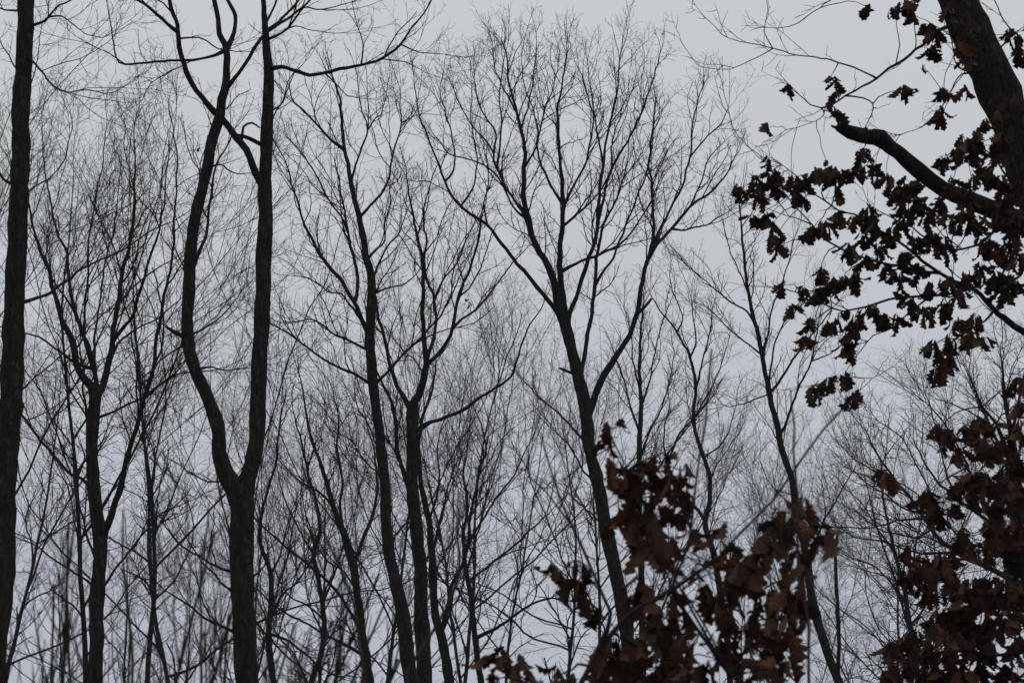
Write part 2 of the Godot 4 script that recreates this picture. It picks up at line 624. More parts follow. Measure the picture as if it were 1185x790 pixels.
func build_near_trees() -> void:
	# the straight trunk at the picture's edge
	var T := tree("oak_tree", "thick straight dark trunk cut by the left edge, few thin side branches", "tree", 14.0,
		[-8, 790, 27, 3, 650, 27, 8, 530, 26, 14, 400, 25, 20, 270, 22, 23.5, 135, 20, 30.5, 0, 19, 37, -140, 17, 46, -320, 12, 50, -480, 6],
		{"dens": 4.4, "tl": 0.8, "trunk_dens": 1.6, "trunk_t0": 0.5, "sides": 16}, "near oak trunks")
	limb(T, [28, 350, 5, 51, 342, 4.5, 78, 325, 4, 102, 308, 3, 140, 290, 2.4, 178, 265, 1.8, 215, 248, 1.2], 1.0)
	limb(T, [38, 27, 4, 51, 25, 3.6, 60, 16, 3, 68, 7, 2.6, 85, 0, 2.2, 110, -20, 1.6], -0.4)
	limb(T, [58, 18, 2.4, 75, 19, 2, 90, 33, 1.6, 102, 41, 1.4, 122, 43, 1], -0.5)
	limb(T, [22, 13, 3, 10, 12, 2.6, -6, 5, 2, -30, -12, 1.5], 0.3)
	limb(T, [33, 64, 4, 42, 75, 3.2, 51, 85, 3, 62, 98, 2.6, 75, 106, 2.2, 95, 104, 1.8, 120, 108, 1.5, 138, 102, 1], -0.6)
	limb(T, [18, 216, 5, 8, 210, 4.5, -4, 198, 4, -30, 170, 3], 0.3)
	limb(T, [24, 230, 3, 40, 218, 2.4, 62, 200, 2, 75, 180, 1.6, 84, 140, 1.1], 0.9)
	limb(T, [26, 110, 2.2, 36, 95, 1.8, 44, 60, 1.4, 48, 30, 1], 0.5)

	# the forked oak
	T = tree("oak_tree", "stout dark oak forking low into two tall swaying stems", "tree", 15.0,
		[287, 840, 27, 284, 790, 26, 281, 700, 26, 280, 600, 28, 275, 572, 28, 261, 548, 19, 254, 525, 16.5, 251, 492, 16, 239, 458, 15.5, 225, 427, 15, 217, 397, 14.5, 216, 370, 14, 217, 338, 14, 219, 297, 13.5, 224, 260, 13, 231, 230, 13, 239, 201, 12.5, 244, 167, 12.5, 253, 138, 11.5, 257, 115, 10, 260, 96, 9, 261, 58, 8, 254, 38, 6.5, 249, 0, 5.5, 244, -60, 4, 236, -140, 2],
		{"dens": 4.0, "tl": 0.75, "trunk_dens": 0.9, "trunk_t0": 0.5, "sides": 18}, "near oak trunks")
	limb(T, [279, 585, 20, 287, 554, 20, 295, 520, 19, 297, 490, 19, 299, 450, 19, 302, 400, 19, 304, 350, 19, 305, 300, 18.5, 306, 250, 17.5, 306, 215, 16, 308, 170, 15, 310, 130, 14.5, 311, 95, 13, 309, 55, 10, 305, 20, 7.5, 303, 0, 7, 298, -60, 5, 296, -130, 2.5], 0.35, {"name": "stem", "dens": 1.2, "t0": 0.55})
	limb(T, [301, 214, 10, 295, 200, 9, 287, 181, 8.5, 273, 157, 8.5, 258, 138, 8.5, 248, 130, 8, 236, 119, 7.8, 222, 96, 7.5, 210, 65, 7, 205, 38, 6.5, 201, 17, 6, 195, -2, 5, 186, -40, 3.5, 176, -90, 2], -0.35, {"z0": 0.3, "dens": 2.0})
	limb(T, [204, 40, 5.5, 193, 27, 5, 181, 16, 4.5, 168, 5, 4, 152, -3, 3.5, 120, -25, 2.5], -0.5)
	limb(T, [263, 58, 6.5, 270, 38, 6, 270, 17, 5.5, 262, 0, 5, 250, -30, 3.5, 242, -70, 2], 0.2)
	limb(T, [264, 104, 6, 272, 90, 5.6, 280, 79, 5.5, 297, 52, 5, 317, 31, 4.4, 338, 18, 3.6, 355, 3, 3, 372, -14, 2.2], -0.5, {"z0": -0.1})
	limb(T, [256, 61, 5, 239, 67, 4.2, 205, 70, 3.6, 171, 72, 3.2, 145, 74, 2.8, 133, 65, 2.4, 128, 34, 1.8, 122, 5, 1.4], -0.5, {"dens": 2.2})
	limb(T, [145, 74, 1.8, 125, 62, 1.5, 102, 51, 1.2], -0.6, {"z0": -0.5})
	limb(T, [208, 31, 2.4, 230, 44, 2.2, 253, 56, 2, 272, 60, 1.4], 0.3, {"z0": -0.25})
	limb(T, [313, 40, 4.5, 323, 25, 4, 334, 14, 3.5, 346, -2, 3, 360, -30, 2], 0.5, {"z0": 0.35})
	limb(T, [307, 30, 4, 312, 18, 3.6, 320, -2, 3.2, 330, -40, 2], 0.2, {"z0": 0.35})
	limb(T, [314, 50, 4, 326, 38, 3.4, 338, 27, 3, 351, 9, 2.6, 368, 12, 2, 385, 8, 1.6, 404, 3, 1.3], -0.4, {"z0": 0.35})
	limb(T, [334, 31, 2, 345, 30, 1.6, 355, 34, 1.4, 385, 38, 1.1], 0.5, {"z0": 0.2})
	limb(T, [314, 79, 6, 325, 77, 5.5, 334, 79, 5.4, 345, 83, 5.2, 358, 85, 5, 385, 82, 4.6, 416, 76, 4.2, 443, 67, 3.8, 464, 51, 3.2, 478, 31, 2.6, 491, 14, 2.2, 501, -4, 1.8, 515, -30, 1.2], -0.6, {"z0": 0.35, "dens": 3.2, "t0": 0.3})
	limb(T, [420, 75, 2.2, 420, 51, 1.8, 413, 32, 1.4], -0.3, {"z0": -0.05})
	limb(T, [464, 53, 2, 484, 60, 1.6, 512, 63, 1.2], 0.2, {"z0": -0.15})
	limb(T, [445, 68, 1.6, 471, 73, 1.4, 491, 84, 1], -0.3, {"z0": -0.1})
	limb(T, [372, 85, 2.2, 389, 97, 1.8, 402, 111, 1.3, 415, 112, 1], 0.3, {"z0": 0.0})
	limb(T, [246, 192, 3, 256, 190, 2.4, 263, 196, 2.2, 275, 200, 1.8, 288, 199, 1.3], -0.3)
	limb(T, [222, 322, 5.5, 232, 287, 5, 239, 270, 4.4, 244, 222, 3.6, 248, 195, 3, 262, 170, 2.2, 270, 150, 1.5], 0.6)
	limb(T, [220, 392, 3.2, 235, 381, 2.8, 249, 371, 2.4, 262, 357, 2, 273, 344, 1.6], 0.5)
	limb(T, [229, 430, 3, 246, 424, 2.4, 262, 427, 2, 287, 427, 1.4], -0.4)
	limb(T, [218, 392, 7.5, 210, 388, 6.5, 203, 385, 6, 196, 381, 4, 191, 378, 3], -0.15, {"blunt": true, "dens": 0.0})
	limb(T, [213, 399, 3, 205, 404, 2.6, 184, 417, 2.2, 178, 427, 1.6], 0.4)
	limb(T, [306, 165, 4.5, 290, 161, 6, 281, 158, 5.5, 273, 156, 4], -0.1, {"blunt": true, "dens": 0.0, "z0": 0.25})
	limb(T, [274, 158, 4, 282, 147, 3.6, 291, 142, 3, 299, 147, 2], 0.3, {"blunt": true, "dens": 1.0, "z0": 0.0})
	limb(T, [270, 664, 4.5, 255, 657, 3.8, 240, 648, 3.4, 222, 640, 3, 205, 626, 2.4, 191, 611, 1.8], 0.6)
	limb(T, [270, 690, 4, 258, 678, 3.2, 246, 663, 2.8, 232, 650, 2.2, 214, 622, 1.6], -0.5)
	limb(T, [270, 737, 4.5, 245, 720, 3.6, 222, 704, 3.2, 205, 692, 2.6, 191, 684, 2, 165, 660, 1.4], -0.5)
	limb(T, [257, 560, 3, 240, 557, 2.4, 219, 547, 2, 205, 536, 1.6, 191, 527, 1.2], 0.5)
	limb(T, [290, 700, 3.5, 305, 730, 3, 330, 755, 2.6, 352, 775, 2.2], 0.5)
	limb(T, [309, 135, 2.6, 325, 120, 2, 333, 95, 1.6, 352, 70, 1.1], 0.6, {"z0": 0.3})
	for c in [[345, 381, 1, 3], [219, 546, 3, 5], [230, 172, 2, 4], [283, 447, 3, 5]]:
		cluster(T, c[0], c[1], c[2], c[3], 0.06)
	hang_leaves(T)

func build_middle_trees() -> void:
	# many-stemmed tree between the two near trunks
	var T := tree("bare_tree", "slender tree fanning into many upright stems between the edge trunk and forked oak", "tree", 19.0,
		[108, 800, 17, 111, 730, 17, 113, 680, 17, 116, 630, 17, 110, 580, 15, 106, 530, 14, 106, 495, 14, 109, 470, 15, 109, 452, 14, 100, 440, 9, 90, 424, 8, 82, 390, 7, 70, 369, 6, 61, 338, 5, 55, 311, 4, 41, 277, 3, 32, 230, 2.2, 26, 180, 1.6],
		{"dens": 3.2, "tl": 0.95, "up": 0.12, "trunk_dens": 2.0, "trunk_t0": 0.55})
	limb(T, [111, 456, 8, 111, 444, 7, 106, 414, 6.5, 96, 386, 6, 85, 356, 5.4, 80, 325, 4.6, 77, 294, 4, 65, 267, 3.2, 56, 225, 2.4, 50, 180, 1.8, 48, 140, 1.3], 0.7)
	limb(T, [100, 425, 4, 98, 397, 4, 97, 362, 3.6, 101, 318, 3.2, 102, 277, 2.6, 110, 230, 2, 118, 190, 1.6, 122, 150, 1.2], -0.6)
	limb(T, [114, 458, 9, 119, 445, 8.5, 126, 415, 8, 131, 386, 7.5, 137, 345, 6.5, 143, 310, 5.5, 148, 290, 4.5, 154, 255, 3.6, 156, 200, 2.6, 154, 160, 1.8, 158, 130, 1.2], 0.4)
	limb(T, [131, 388, 5.5, 143, 378, 5, 154, 364, 4.6, 164, 328, 4, 177, 287, 3.2, 187, 250, 2.6, 192, 205, 2, 196, 160, 1.3], -0.8)
	limb(T, [107, 420, 3.6, 110, 380, 3.2, 116, 345, 2.8, 122, 300, 2.4, 133, 255, 1.8, 138, 205, 1.4, 140, 175, 1], 1.0)
	limb(T, [127, 412, 4, 139, 395, 3.4, 160, 378, 2.8, 183, 368, 2.2, 203, 350, 1.6], 0.9)
	limb(T, [119, 620, 9, 124, 609, 9, 137, 571, 8, 144, 545, 7.5, 151, 518, 7, 159, 488, 6.5, 167, 458, 6, 178, 417, 5.5, 181, 386, 5, 189, 349, 4.5, 196, 315, 4, 200, 290, 3.6, 202, 255, 3, 205, 184, 2.2, 200, 150, 1.6, 194, 120, 1.1], -0.7)
	limb(T, [113, 487, 4, 126, 478, 3.4, 137, 473, 3.2, 155, 465, 3, 171, 456, 2.8, 187, 443, 2.6, 201, 434, 2.4, 225, 430, 1.8], 0.7)
	limb(T, [102, 424, 4, 85, 419, 4, 68, 406, 3.4, 50, 393, 2.8, 28, 384, 2.2, 10, 370, 1.5], -0.6)
	limb(T, [107, 572, 6, 100, 560, 5, 92, 553, 4.6, 82, 549, 4.4, 68, 535, 4, 55, 520, 3.6, 38, 497, 3.2, 21, 475, 2.6, 8, 455, 1.8], -0.5)
	limb(T, [30, 485, 2, 42, 482, 1.8, 58, 473, 1.4], 0.2, {"z0": -0.4})
	limb(T, [108, 680, 4, 95, 668, 3.4, 82, 660, 3, 62, 648, 2.6, 42, 632, 2, 20, 622, 1.5], 0.5)
	limb(T, [119, 690, 4, 132, 660, 3.4, 148, 640, 3, 166, 616, 2.6, 186, 596, 2, 204, 586, 1.4], 0.5)
	limb(T, [104, 655, 4, 100, 620, 3.4, 93, 590, 3, 86, 565, 2.4, 83, 530, 1.6], 0.6)
	limb(T, [101, 505, 4, 98, 470, 3.6, 96, 430, 3, 92, 400, 2.2], 0.8, {"blunt": true})
	limb(T, [135, 352, 3, 150, 335, 2.6, 168, 320, 2.2, 190, 305, 1.8, 212, 292, 1.2], 0.5, {"z0": 0.2})
	limb(T, [88, 366, 3, 76, 345, 2.6, 60, 320, 2.2, 48, 296, 1.8, 34, 262, 1.2], -0.7, {"z0": 0.4})
	for c in [[195, 389, 2, 4], [144, 563, 3, 5], [180, 183, 2, 4], [205, 215, 1, 3]]:
		cluster(T, c[0], c[1], c[2], c[3], 0.06)
	hang_leaves(T)

	# the cluster left of the middle: 4A
	T = tree("oak_tree", "dark curving trunk with bushy crown, the one crossing before its straight neighbour", "tree", 20.0,
		[476, 800, 18, 474, 780, 17, 467, 711, 16, 454, 657, 14, 447, 616, 13, 445, 561, 12.5, 441, 520, 12, 437, 478, 12, 431, 438, 12, 428, 397, 12, 430, 356, 11, 429, 321, 9.5, 423, 287, 8, 417, 258, 7, 410, 230, 6, 405, 205, 5, 401, 184, 4.6, 397, 160, 4, 394, 119, 2.8, 389, 96, 1.6],
		{"dens": 7.0, "tl": 0.82, "trunk_dens": 1.6, "trunk_t0": 0.5}, "clump of oak trunks left of the middle")
	limb(T, [397, 174, 4, 378, 157, 3.6, 361, 137, 3, 341, 119, 2.2, 334, 99, 1.4], -0.6)
	limb(T, [406, 208, 3.4, 412, 190, 3, 419, 171, 2.8, 425, 150, 2.4, 418, 125, 1.8, 415, 105, 1.5, 411, 80, 1], 0.5)
	limb(T, [424, 152, 2, 434, 138, 1.8, 443, 126, 1.4, 450, 89, 1], 0.7, {"z0": 0.3})
	limb(T, [417, 254, 4.2, 425, 242, 4, 436, 229, 3.6, 447, 215, 3.2, 453, 190, 2.8, 457, 171, 2.5, 464, 143, 2, 462, 106, 1.3], 0.5)
	limb(T, [464, 143, 1.6, 476, 136, 1.4, 488, 131, 1], -0.3, {"z0": 0.4})
	limb(T, [424, 385, 7, 418, 370, 6.5, 409, 349, 6, 392, 321, 5.4, 380, 306, 5, 368, 291, 4.4, 360, 275, 4, 353, 260, 3.4, 344, 232, 2.8, 331, 191, 2, 315, 160, 1.3], -0.7)
	limb(T, [411, 351, 5.5, 413, 335, 5.2, 412, 315, 4.8, 404, 280, 4, 400, 255, 3.2, 392, 205, 2.2, 388, 185, 1.4], 0.5)
	limb(T, [403, 275, 3.4, 394, 250, 3, 383, 235, 2.8, 373, 218, 2.6, 358, 188, 2.2, 344, 172, 1.6], -0.3, {"z0": 0.3})
	limb(T, [422, 404, 4, 405, 395, 3.6, 385, 386, 3, 373, 377, 2.6, 361, 369, 2.2, 342, 372, 1.8, 327, 373, 1.4], 0.5)
	limb(T, [430, 450, 4.5, 416, 436, 4, 402, 429, 3.8, 388, 423, 3.4, 375, 415, 3.2, 355, 402, 3, 334, 386, 2.6, 317, 376, 2, 300, 364, 1.4], -0.6)
	limb(T, [436, 446, 4.5, 446, 432, 4, 457, 420, 3.8, 470, 405, 3.5, 484, 393, 3.4, 496, 380, 3, 505, 369, 2.8, 516, 352, 2.4, 525, 335, 2, 536, 311, 1.4], -0.5)
	limb(T, [428, 298, 3.4, 436, 287, 3, 445, 277, 2.6, 445, 258, 2, 452, 235, 1.3], -0.4)
	limb(T, [433, 340, 3, 447, 333, 2.5, 464, 330, 2, 480, 318, 1.6, 488, 305, 1], 0.6)
	limb(T, [418, 372, 3.4, 405, 352, 3, 396, 340, 2.6, 380, 338, 2.2, 362, 325, 1.8, 342, 318, 1.2], 0.8)
	limb(T, [446, 560, 3, 435, 545, 2.6, 422, 532, 2.2, 410, 515, 1.8, 398, 505, 1.2], 0.7)
	limb(T, [429, 330, 3.4, 438, 305, 3, 449, 285, 2.6, 462, 268, 2, 472, 240, 1.4], 0.4)
	for c in [[392, 215, 2, 3]]:
		cluster(T, c[0], c[1], c[2], c[3], 0.055)
	hang_leaves(T)

	# 4B
	T = tree("oak_tree", "straight dark trunk dividing at a narrow fork, long bough reaching towards the middle oak", "tree", 21.0,
		[491, 800, 20, 489, 739, 18, 487, 700, 17, 486, 657, 16, 483, 616, 15, 478, 571, 14, 477, 520, 12.5, 477, 472, 12, 484, 458, 9, 491, 431, 8, 493, 407, 6.5, 490, 385, 5.5, 489, 362, 5, 489, 311, 4.4, 484, 280, 3.6, 479, 258, 3, 476, 239, 2.4, 470, 205, 1.6],
		{"dens": 7.0, "tl": 0.82, "trunk_dens": 1.4, "trunk_t0": 0.55}, "clump of oak trunks left of the middle")
	limb(T, [476, 478, 8, 471, 466, 7.5, 457, 438, 6, 447, 403, 5, 440, 373, 4.4, 435, 352, 3.6, 428, 320, 2.6, 418, 290, 1.8], 0.5)
	limb(T, [494, 425, 6, 500, 416, 6, 515, 400, 5.4, 524, 380, 5, 529, 349, 4.4, 542, 315, 3.8, 551, 290, 3.2, 555, 265, 2.6, 560, 235, 2, 572, 200, 1.3], -0.5)
	limb(T, [525, 378, 3.6, 535, 369, 3.4, 546, 362, 3.2, 557, 350, 3, 570, 335, 2.6, 583, 316, 2.2, 597, 301, 1.8, 612, 285, 1.2], 0.5, {"z0": -0.25})
	limb(T, [495, 410, 5, 499, 400, 4.8, 505, 369, 4.4, 501, 342, 4, 491, 311, 3.4, 493, 277, 2.8, 490, 255, 2.4, 495, 222, 1.8, 505, 190, 1.2], 0.6)
	limb(T, [482, 498, 6, 493, 491, 5.4, 505, 487, 5.2, 519, 482, 5, 532, 477, 4.8, 543, 469, 4.5, 553, 461, 4.2, 567, 453, 4, 580, 444, 3.8, 590, 435, 3.4, 597, 424, 3.2, 602, 403, 2.8, 608, 388, 2.4, 614, 376, 2.2, 628, 352, 1.6], -0.6, {"dens": 2.6})
	limb(T, [476, 575, 7, 470, 556, 6.5, 464, 538, 6, 460, 520, 5.6, 457, 480, 5, 450, 458, 4.4, 441, 442, 3.4, 432, 420, 2.4], 0.8)
	limb(T, [527, 360, 2.6, 530, 340, 2.4, 536, 325, 2, 530, 300, 1.6, 540, 275, 1.1], 0.5, {"z0": -0.1})
	limb(T, [500, 345, 3, 512, 326, 2.6, 525, 310, 2.2, 536, 285, 1.8, 540, 260, 1.2], -0.4, {"z0": 0.3})
	limb(T, [488, 660, 4, 498, 640, 3.4, 505, 620, 3, 512, 590, 2.6, 524, 560, 2, 534, 530, 1.4], 0.5)
	limb(T, [479, 600, 3.4, 468, 606, 3, 458, 618, 2.6, 450, 635, 2], -0.3)
	for c in [[542, 350, 5, 6], [496, 355, 1, 3], [565, 509, 1, 3]]:
		cluster(T, c[0], c[1], c[2], c[3], 0.065)
	hang_leaves(T)

	# 4D
	T = tree("oak_tree", "slim dark tree with long slanting boughs, just behind the narrow-forked trunk", "tree", 23.0,
		[520, 800, 12.5, 518, 780, 12, 512, 742, 11, 503, 705, 10, 500, 650, 8.5, 497, 609, 7.5, 491, 575, 6.5, 486, 547, 5.5, 484, 515, 4.4, 490, 480, 3.6, 500, 450, 2.6, 505, 420, 1.6],
		{"dens": 4.0, "tl": 0.8, "trunk_dens": 2.4, "trunk_t0": 0.4}, "clump of oak trunks left of the middle")
	limb(T, [512, 735, 6, 517, 705, 6, 522, 681, 5.6, 529, 665, 5.4, 536, 650, 5, 541, 625, 4.6, 544, 599, 4.2, 550, 570, 3.8, 555, 541, 3.4, 563, 520, 3, 556, 490, 2.2, 548, 470, 1.5], -0.4)
	limb(T, [538, 640, 4, 548, 620, 3.6, 560, 598, 3.2, 573, 578, 3, 590, 557, 2.4, 602, 535, 2, 612, 512, 1.3], 0.5, {"z0": -0.2})
	limb(T, [500, 640, 4, 508, 610, 3.6, 514, 590, 3.2, 519, 560, 2.8, 528, 535, 2.2, 537, 520, 1.4], 0.7)
	limb(T, [498, 600, 3.4, 506, 570, 3, 508, 545, 2.6, 506, 515, 2, 512, 490, 1.4], -0.5)
	limb(T, [511, 735, 3.4, 523, 690, 3, 505, 660, 2.4, 515, 640, 1.6], 0.4)
	hang_leaves(T)

	T = tree("oak_tree", "thin grey tree with low boughs spreading over the sky gap left of the leafy sapling", "tree", 27.0,
		[558, 800, 7.5, 554, 773, 7, 548, 718, 6.6, 543, 680, 6, 539, 655, 5, 536, 620, 4.2, 541, 590, 3.4, 537, 550, 2.6, 540, 520, 1.8],
		{"dens": 4.4, "tl": 1.0, "bark": M.bark, "trunk_dens": 2.4, "trunk_t0": 0.45})
	limb(T, [553, 742, 4.6, 575, 726, 4.2, 598, 711, 3.8, 611, 702, 3.4, 622, 696, 3, 640, 692, 2.4, 656, 694, 1.8], -0.6)
	limb(T, [544, 675, 4, 557, 661, 3.6, 571, 650, 3.4, 585, 640, 3.2, 598, 629, 3, 615, 612, 2.4, 628, 600, 1.8], 0.5)
	limb(T, [571, 652, 2, 590, 640, 1.8, 612, 632, 1.5, 625, 628, 1], -0.6, {"z0": 0.3})
	limb(T, [540, 660, 3, 552, 620, 2.6, 562, 580, 2.2, 573, 550, 1.6, 580, 520, 1.1], 0.7)
	for c in [[607, 540, 3, 5], [618, 565, 1, 3], [577, 601, 2, 4]]:
		cluster(T, c[0], c[1], c[2], c[3], 0.06)
	hang_leaves(T)

	T = tree("oak_tree", "greyish tree forking at mid height with low boughs sweeping towards the forked oak", "tree", 25.0,
		[430, 800, 9.5, 427, 780, 9.5, 420, 732, 9, 413, 684, 9, 409, 653, 9.5, 399, 619, 8, 392, 602, 7, 379, 564, 5.6, 368, 530, 4.2, 358, 500, 3.2, 352, 465, 2.2, 348, 440, 1.4],
		{"dens": 4.2, "tl": 0.95, "bark": M.bark, "trunk_dens": 3.0, "trunk_t0": 0.5})
	limb(T, [410, 650, 6, 416, 634, 5.6, 424, 612, 5, 430, 599, 4.4, 436, 565, 3.6, 434, 530, 2.8, 426, 495, 2, 420, 470, 1.4], 0.6)
	limb(T, [418, 730, 5, 405, 708, 4.6, 392, 687, 4.4, 378, 672, 4, 365, 660, 3.8, 350, 648, 3.5, 334, 636, 3.2, 318, 622, 3, 300, 605, 2.6, 285, 590, 2], -0.6)
	limb(T, [421, 760, 4.4, 400, 746, 4, 378, 735, 3.6, 360, 724, 3.2, 341, 715, 2.9, 325, 706, 2.6, 310, 694, 2.2, 292, 676, 1.6], 0.6)
	limb(T, [397, 615, 4.6, 393, 585, 4, 396, 555, 3.6, 390, 520, 3, 392, 490, 2.4, 385, 450, 1.6], 0.6)
	limb(T, [386, 585, 3.4, 370, 570, 3, 352, 560, 2.4, 335, 545, 1.6], -0.5)
	limb(T, [412, 680, 3, 398, 662, 2.6, 380, 650, 2.4, 360, 620, 2, 352, 590, 1.4], 0.8)
	for c in [[424, 661, 3, 5], [398, 655, 2, 4], [388, 634, 1, 3]]:
		cluster(T, c[0], c[1], c[2], c[3], 0.06)
	hang_leaves(T)

	T = tree("oak_tree", "thin bending tree with a crooked stem, two stems away from the forked oak", "tree", 27.0,
		[358, 800, 6.5, 363, 780, 6.5, 373, 752, 6.4, 375, 711, 6.2, 368, 670, 5.6, 363, 640, 5.2, 370, 612, 4.6, 366, 580, 3.8, 356, 550, 3, 350, 515, 2.2, 340, 480, 1.4],
		{"dens": 4.0, "tl": 0.95, "bark": M.bark, "trunk_dens": 3.4, "trunk_t0": 0.45})
	limb(T, [373, 700, 3.4, 385, 670, 3, 395, 640, 2.4, 402, 610, 1.6], 0.4)
	limb(T, [364, 640, 3.2, 350, 620, 2.8, 335, 590, 2.4, 324, 560, 1.8, 320, 530, 1.2], 0.5)
	limb(T, [374, 720, 3, 355, 700, 2.6, 335, 690, 2.2, 318, 660, 1.6], -0.4)
	hang_leaves(T)

	T = tree("oak_tree", "thin leaning stem rising close beside the forked oak's foot", "tree", 28.0,
		[318, 800, 8, 315, 780, 8, 311, 739, 7.5, 313, 700, 6.6, 314, 670, 6, 305, 640, 5, 300, 620, 4.2, 306, 580, 3.4, 318, 540, 2.8, 322, 500, 2.2, 330, 460, 1.4],
		{"dens": 4.0, "tl": 1.0, "bark": M.bark, "trunk_dens": 3.4, "trunk_t0": 0.45})
	limb(T, [312, 735, 4, 330, 740, 3.6, 350, 755, 3, 375, 775, 2.4], 0.3)
	limb(T, [313, 665, 3.2, 325, 640, 2.8, 332, 610, 2.2, 345, 580, 1.6], 0.4)
	limb(T, [311, 720, 3.4, 325, 690, 3, 345, 672, 2.4, 358, 650, 1.8], -0.4)
	hang_leaves(T)

	# the broad oak of the middle
	T = tree("oak_tree", "broad vase-shaped oak with the widest bare crown, standing clear against the sky", "tree", 22.0,
		[735, 800, 18, 728, 745, 17.5, 718, 684, 16.5, 706, 633, 16, 695, 575, 15, 684, 525, 14, 680, 490, 15, 675, 460, 15, 670, 440, 14, 662, 410, 13, 655, 380, 13, 648, 358, 11, 641, 325, 8.5, 633, 305, 8, 624, 291, 7.5, 614, 265, 7, 606, 225, 6, 607, 195, 5, 608, 171, 4.4, 602, 150, 3.8, 596, 125, 3.2, 588, 95, 2.4, 585, 60, 1.6],
		{"dens": 8.0, "tl": 0.78, "lev": 2, "trunk_dens": 4.0, "trunk_t0": 0.62, "sides": 14})
	limb(T, [648, 366, 8, 642, 357, 7, 630, 342, 6.2, 618, 328, 6, 606, 313, 5.6, 595, 299, 5.4, 580, 282, 5, 568, 265, 4.6, 554, 253, 4.2, 539, 244, 4, 519, 222, 3.6, 511, 200, 3.2, 505, 184, 2.9, 495, 157, 2.4, 486, 137, 2, 479, 95, 1.4], -0.5, {"dens": 4.4, "t0": 0.4})
	limb(T, [613, 264, 4.4, 605, 247, 4, 597, 235, 3.8, 580, 205, 3.4, 572, 182, 3, 574, 155, 2.6, 562, 135, 2.2, 553, 118, 1.8, 549, 85, 1.2], 0.8)
	limb(T, [605, 252, 3.4, 594, 240, 3, 580, 212, 2.8, 562, 191, 2.5, 540, 184, 2.2, 519, 177, 1.9, 507, 160, 1.4], -0.6)
	limb(T, [574, 182, 2.8, 580, 145, 2.4, 578, 105, 1.9, 585, 62, 1.3], -0.4)
	limb(T, [603, 152, 2.6, 612, 120, 2.2, 618, 85, 1.7, 621, 52, 1.2], 0.5)
	limb(T, [597, 128, 2.4, 581, 100, 2, 572, 76, 1.6, 570, 55, 1.1], 0.5)
	limb(T, [519, 222, 2.8, 526, 192, 2.4, 521, 150, 2, 510, 110, 1.5, 512, 85, 1], 0.4)
	limb(T, [539, 244, 2.8, 548, 215, 2.4, 552, 180, 2, 545, 140, 1.6, 546, 95, 1.1], 0.5)
	limb(T, [568, 265, 2.6, 560, 235, 2.2, 566, 205, 1.8, 560, 170, 1.2], -0.4)
	limb(T, [608, 195, 2.8, 622, 165, 2.4, 618, 130, 1.9, 606, 95, 1.5, 604, 60, 1], -0.5)
	limb(T, [572, 178, 2.4, 560, 160, 2.1, 545, 145, 1.8, 532, 120, 1.5, 522, 95, 1], -0.5, {"z0": 0.6})
	limb(T, [655, 376, 9.5, 652, 350, 8.6, 650, 328, 8.2, 648, 287, 7.6, 651, 262, 7, 651, 225, 6, 648, 184, 4.8, 645, 137, 3.6, 649, 105, 2.8, 653, 85, 2.2, 657, 60, 1.4], 0.4)
	limb(T, [650, 238, 4, 641, 220, 3.8, 631, 201, 3.5, 621, 171, 3, 626, 147, 2.6, 631, 126, 2.2, 640, 100, 1.8, 645, 80, 1.2], 0.9, {"z0": 0.3})
	limb(T, [653, 238, 3.8, 662, 219, 3.6, 672, 200, 3.2, 679, 184, 3, 684, 155, 2.5, 686, 130, 2.2, 679, 108, 1.8, 672, 85, 1.2], -0.6, {"z0": 0.3})
	limb(T, [655, 264, 3.4, 668, 248, 3.2, 686, 232, 2.6, 700, 214, 2, 708, 195, 1.4], -0.9, {"z0": 0.2})
	limb(T, [657, 376, 8, 660, 362, 7, 665, 347, 6.4, 670, 335, 6.2, 677, 312, 5.8, 682, 298, 5.6, 691, 270, 5.2, 693, 239, 4.8, 698, 191, 4, 703, 155, 3.2, 712, 116, 2.6, 716, 80, 1.8, 720, 50, 1.2], -0.4)
	limb(T, [698, 195, 3, 694, 165, 2.6, 689, 137, 2.2, 684, 105, 1.6, 680, 75, 1.1], 0.6, {"z0": -0.2})
	limb(T, [690, 266, 4.4, 698, 232, 4, 706, 200, 3.6, 718, 176, 3.2, 730, 157, 2.9, 742, 130, 2.5, 751, 106, 2.1, 758, 85, 1.7, 764, 62, 1.2], 0.6, {"z0": -0.1})
	limb(T, [706, 200, 2.6, 708, 170, 2.3, 714, 145, 1.9, 728, 115, 1.5, 736, 85, 1], 0.6, {"z0": 0.2})
	limb(T, [651, 314, 4.4, 666, 305, 4.2, 682, 299, 4, 697, 293, 3.6, 712, 286, 3.2, 725, 275, 2.8, 737, 260, 2.4, 757, 225, 1.8, 768, 195, 1.2], 0.7, {"z0": 0.2})
	limb(T, [674, 446, 7, 673, 425, 6.4, 679, 393, 6, 686, 356, 5.6, 689, 325, 5, 691, 294, 4.4, 697, 262, 3.6, 712, 235, 2.8, 722, 205, 2.2, 728, 178, 1.4], 0.9)
	limb(T, [689, 330, 4, 694, 321, 3.8, 702, 309, 3.5, 710, 298, 3.2, 717, 278, 3, 726, 258, 2.8, 740, 222, 2.4, 750, 195, 2.1, 755, 165, 1.8, 757, 130, 1.2], -0.6, {"z0": 0.4})
	limb(T, [682, 480, 10, 686, 466, 9, 691, 450, 8.6, 698, 436, 8.2, 709, 419, 8, 719, 403, 7.6, 731, 381, 7.2, 739, 356, 6.8, 743, 333, 6.4, 747, 311, 6, 751, 298, 5.6, 757, 287, 5.2, 768, 274, 4.6, 782, 259, 4.2, 799, 239, 3.6, 818, 224, 3, 833, 212, 2.6, 843, 198, 2.2, 850, 184, 1.4], -0.4, {"t0": 0.45, "dens": 4.5})
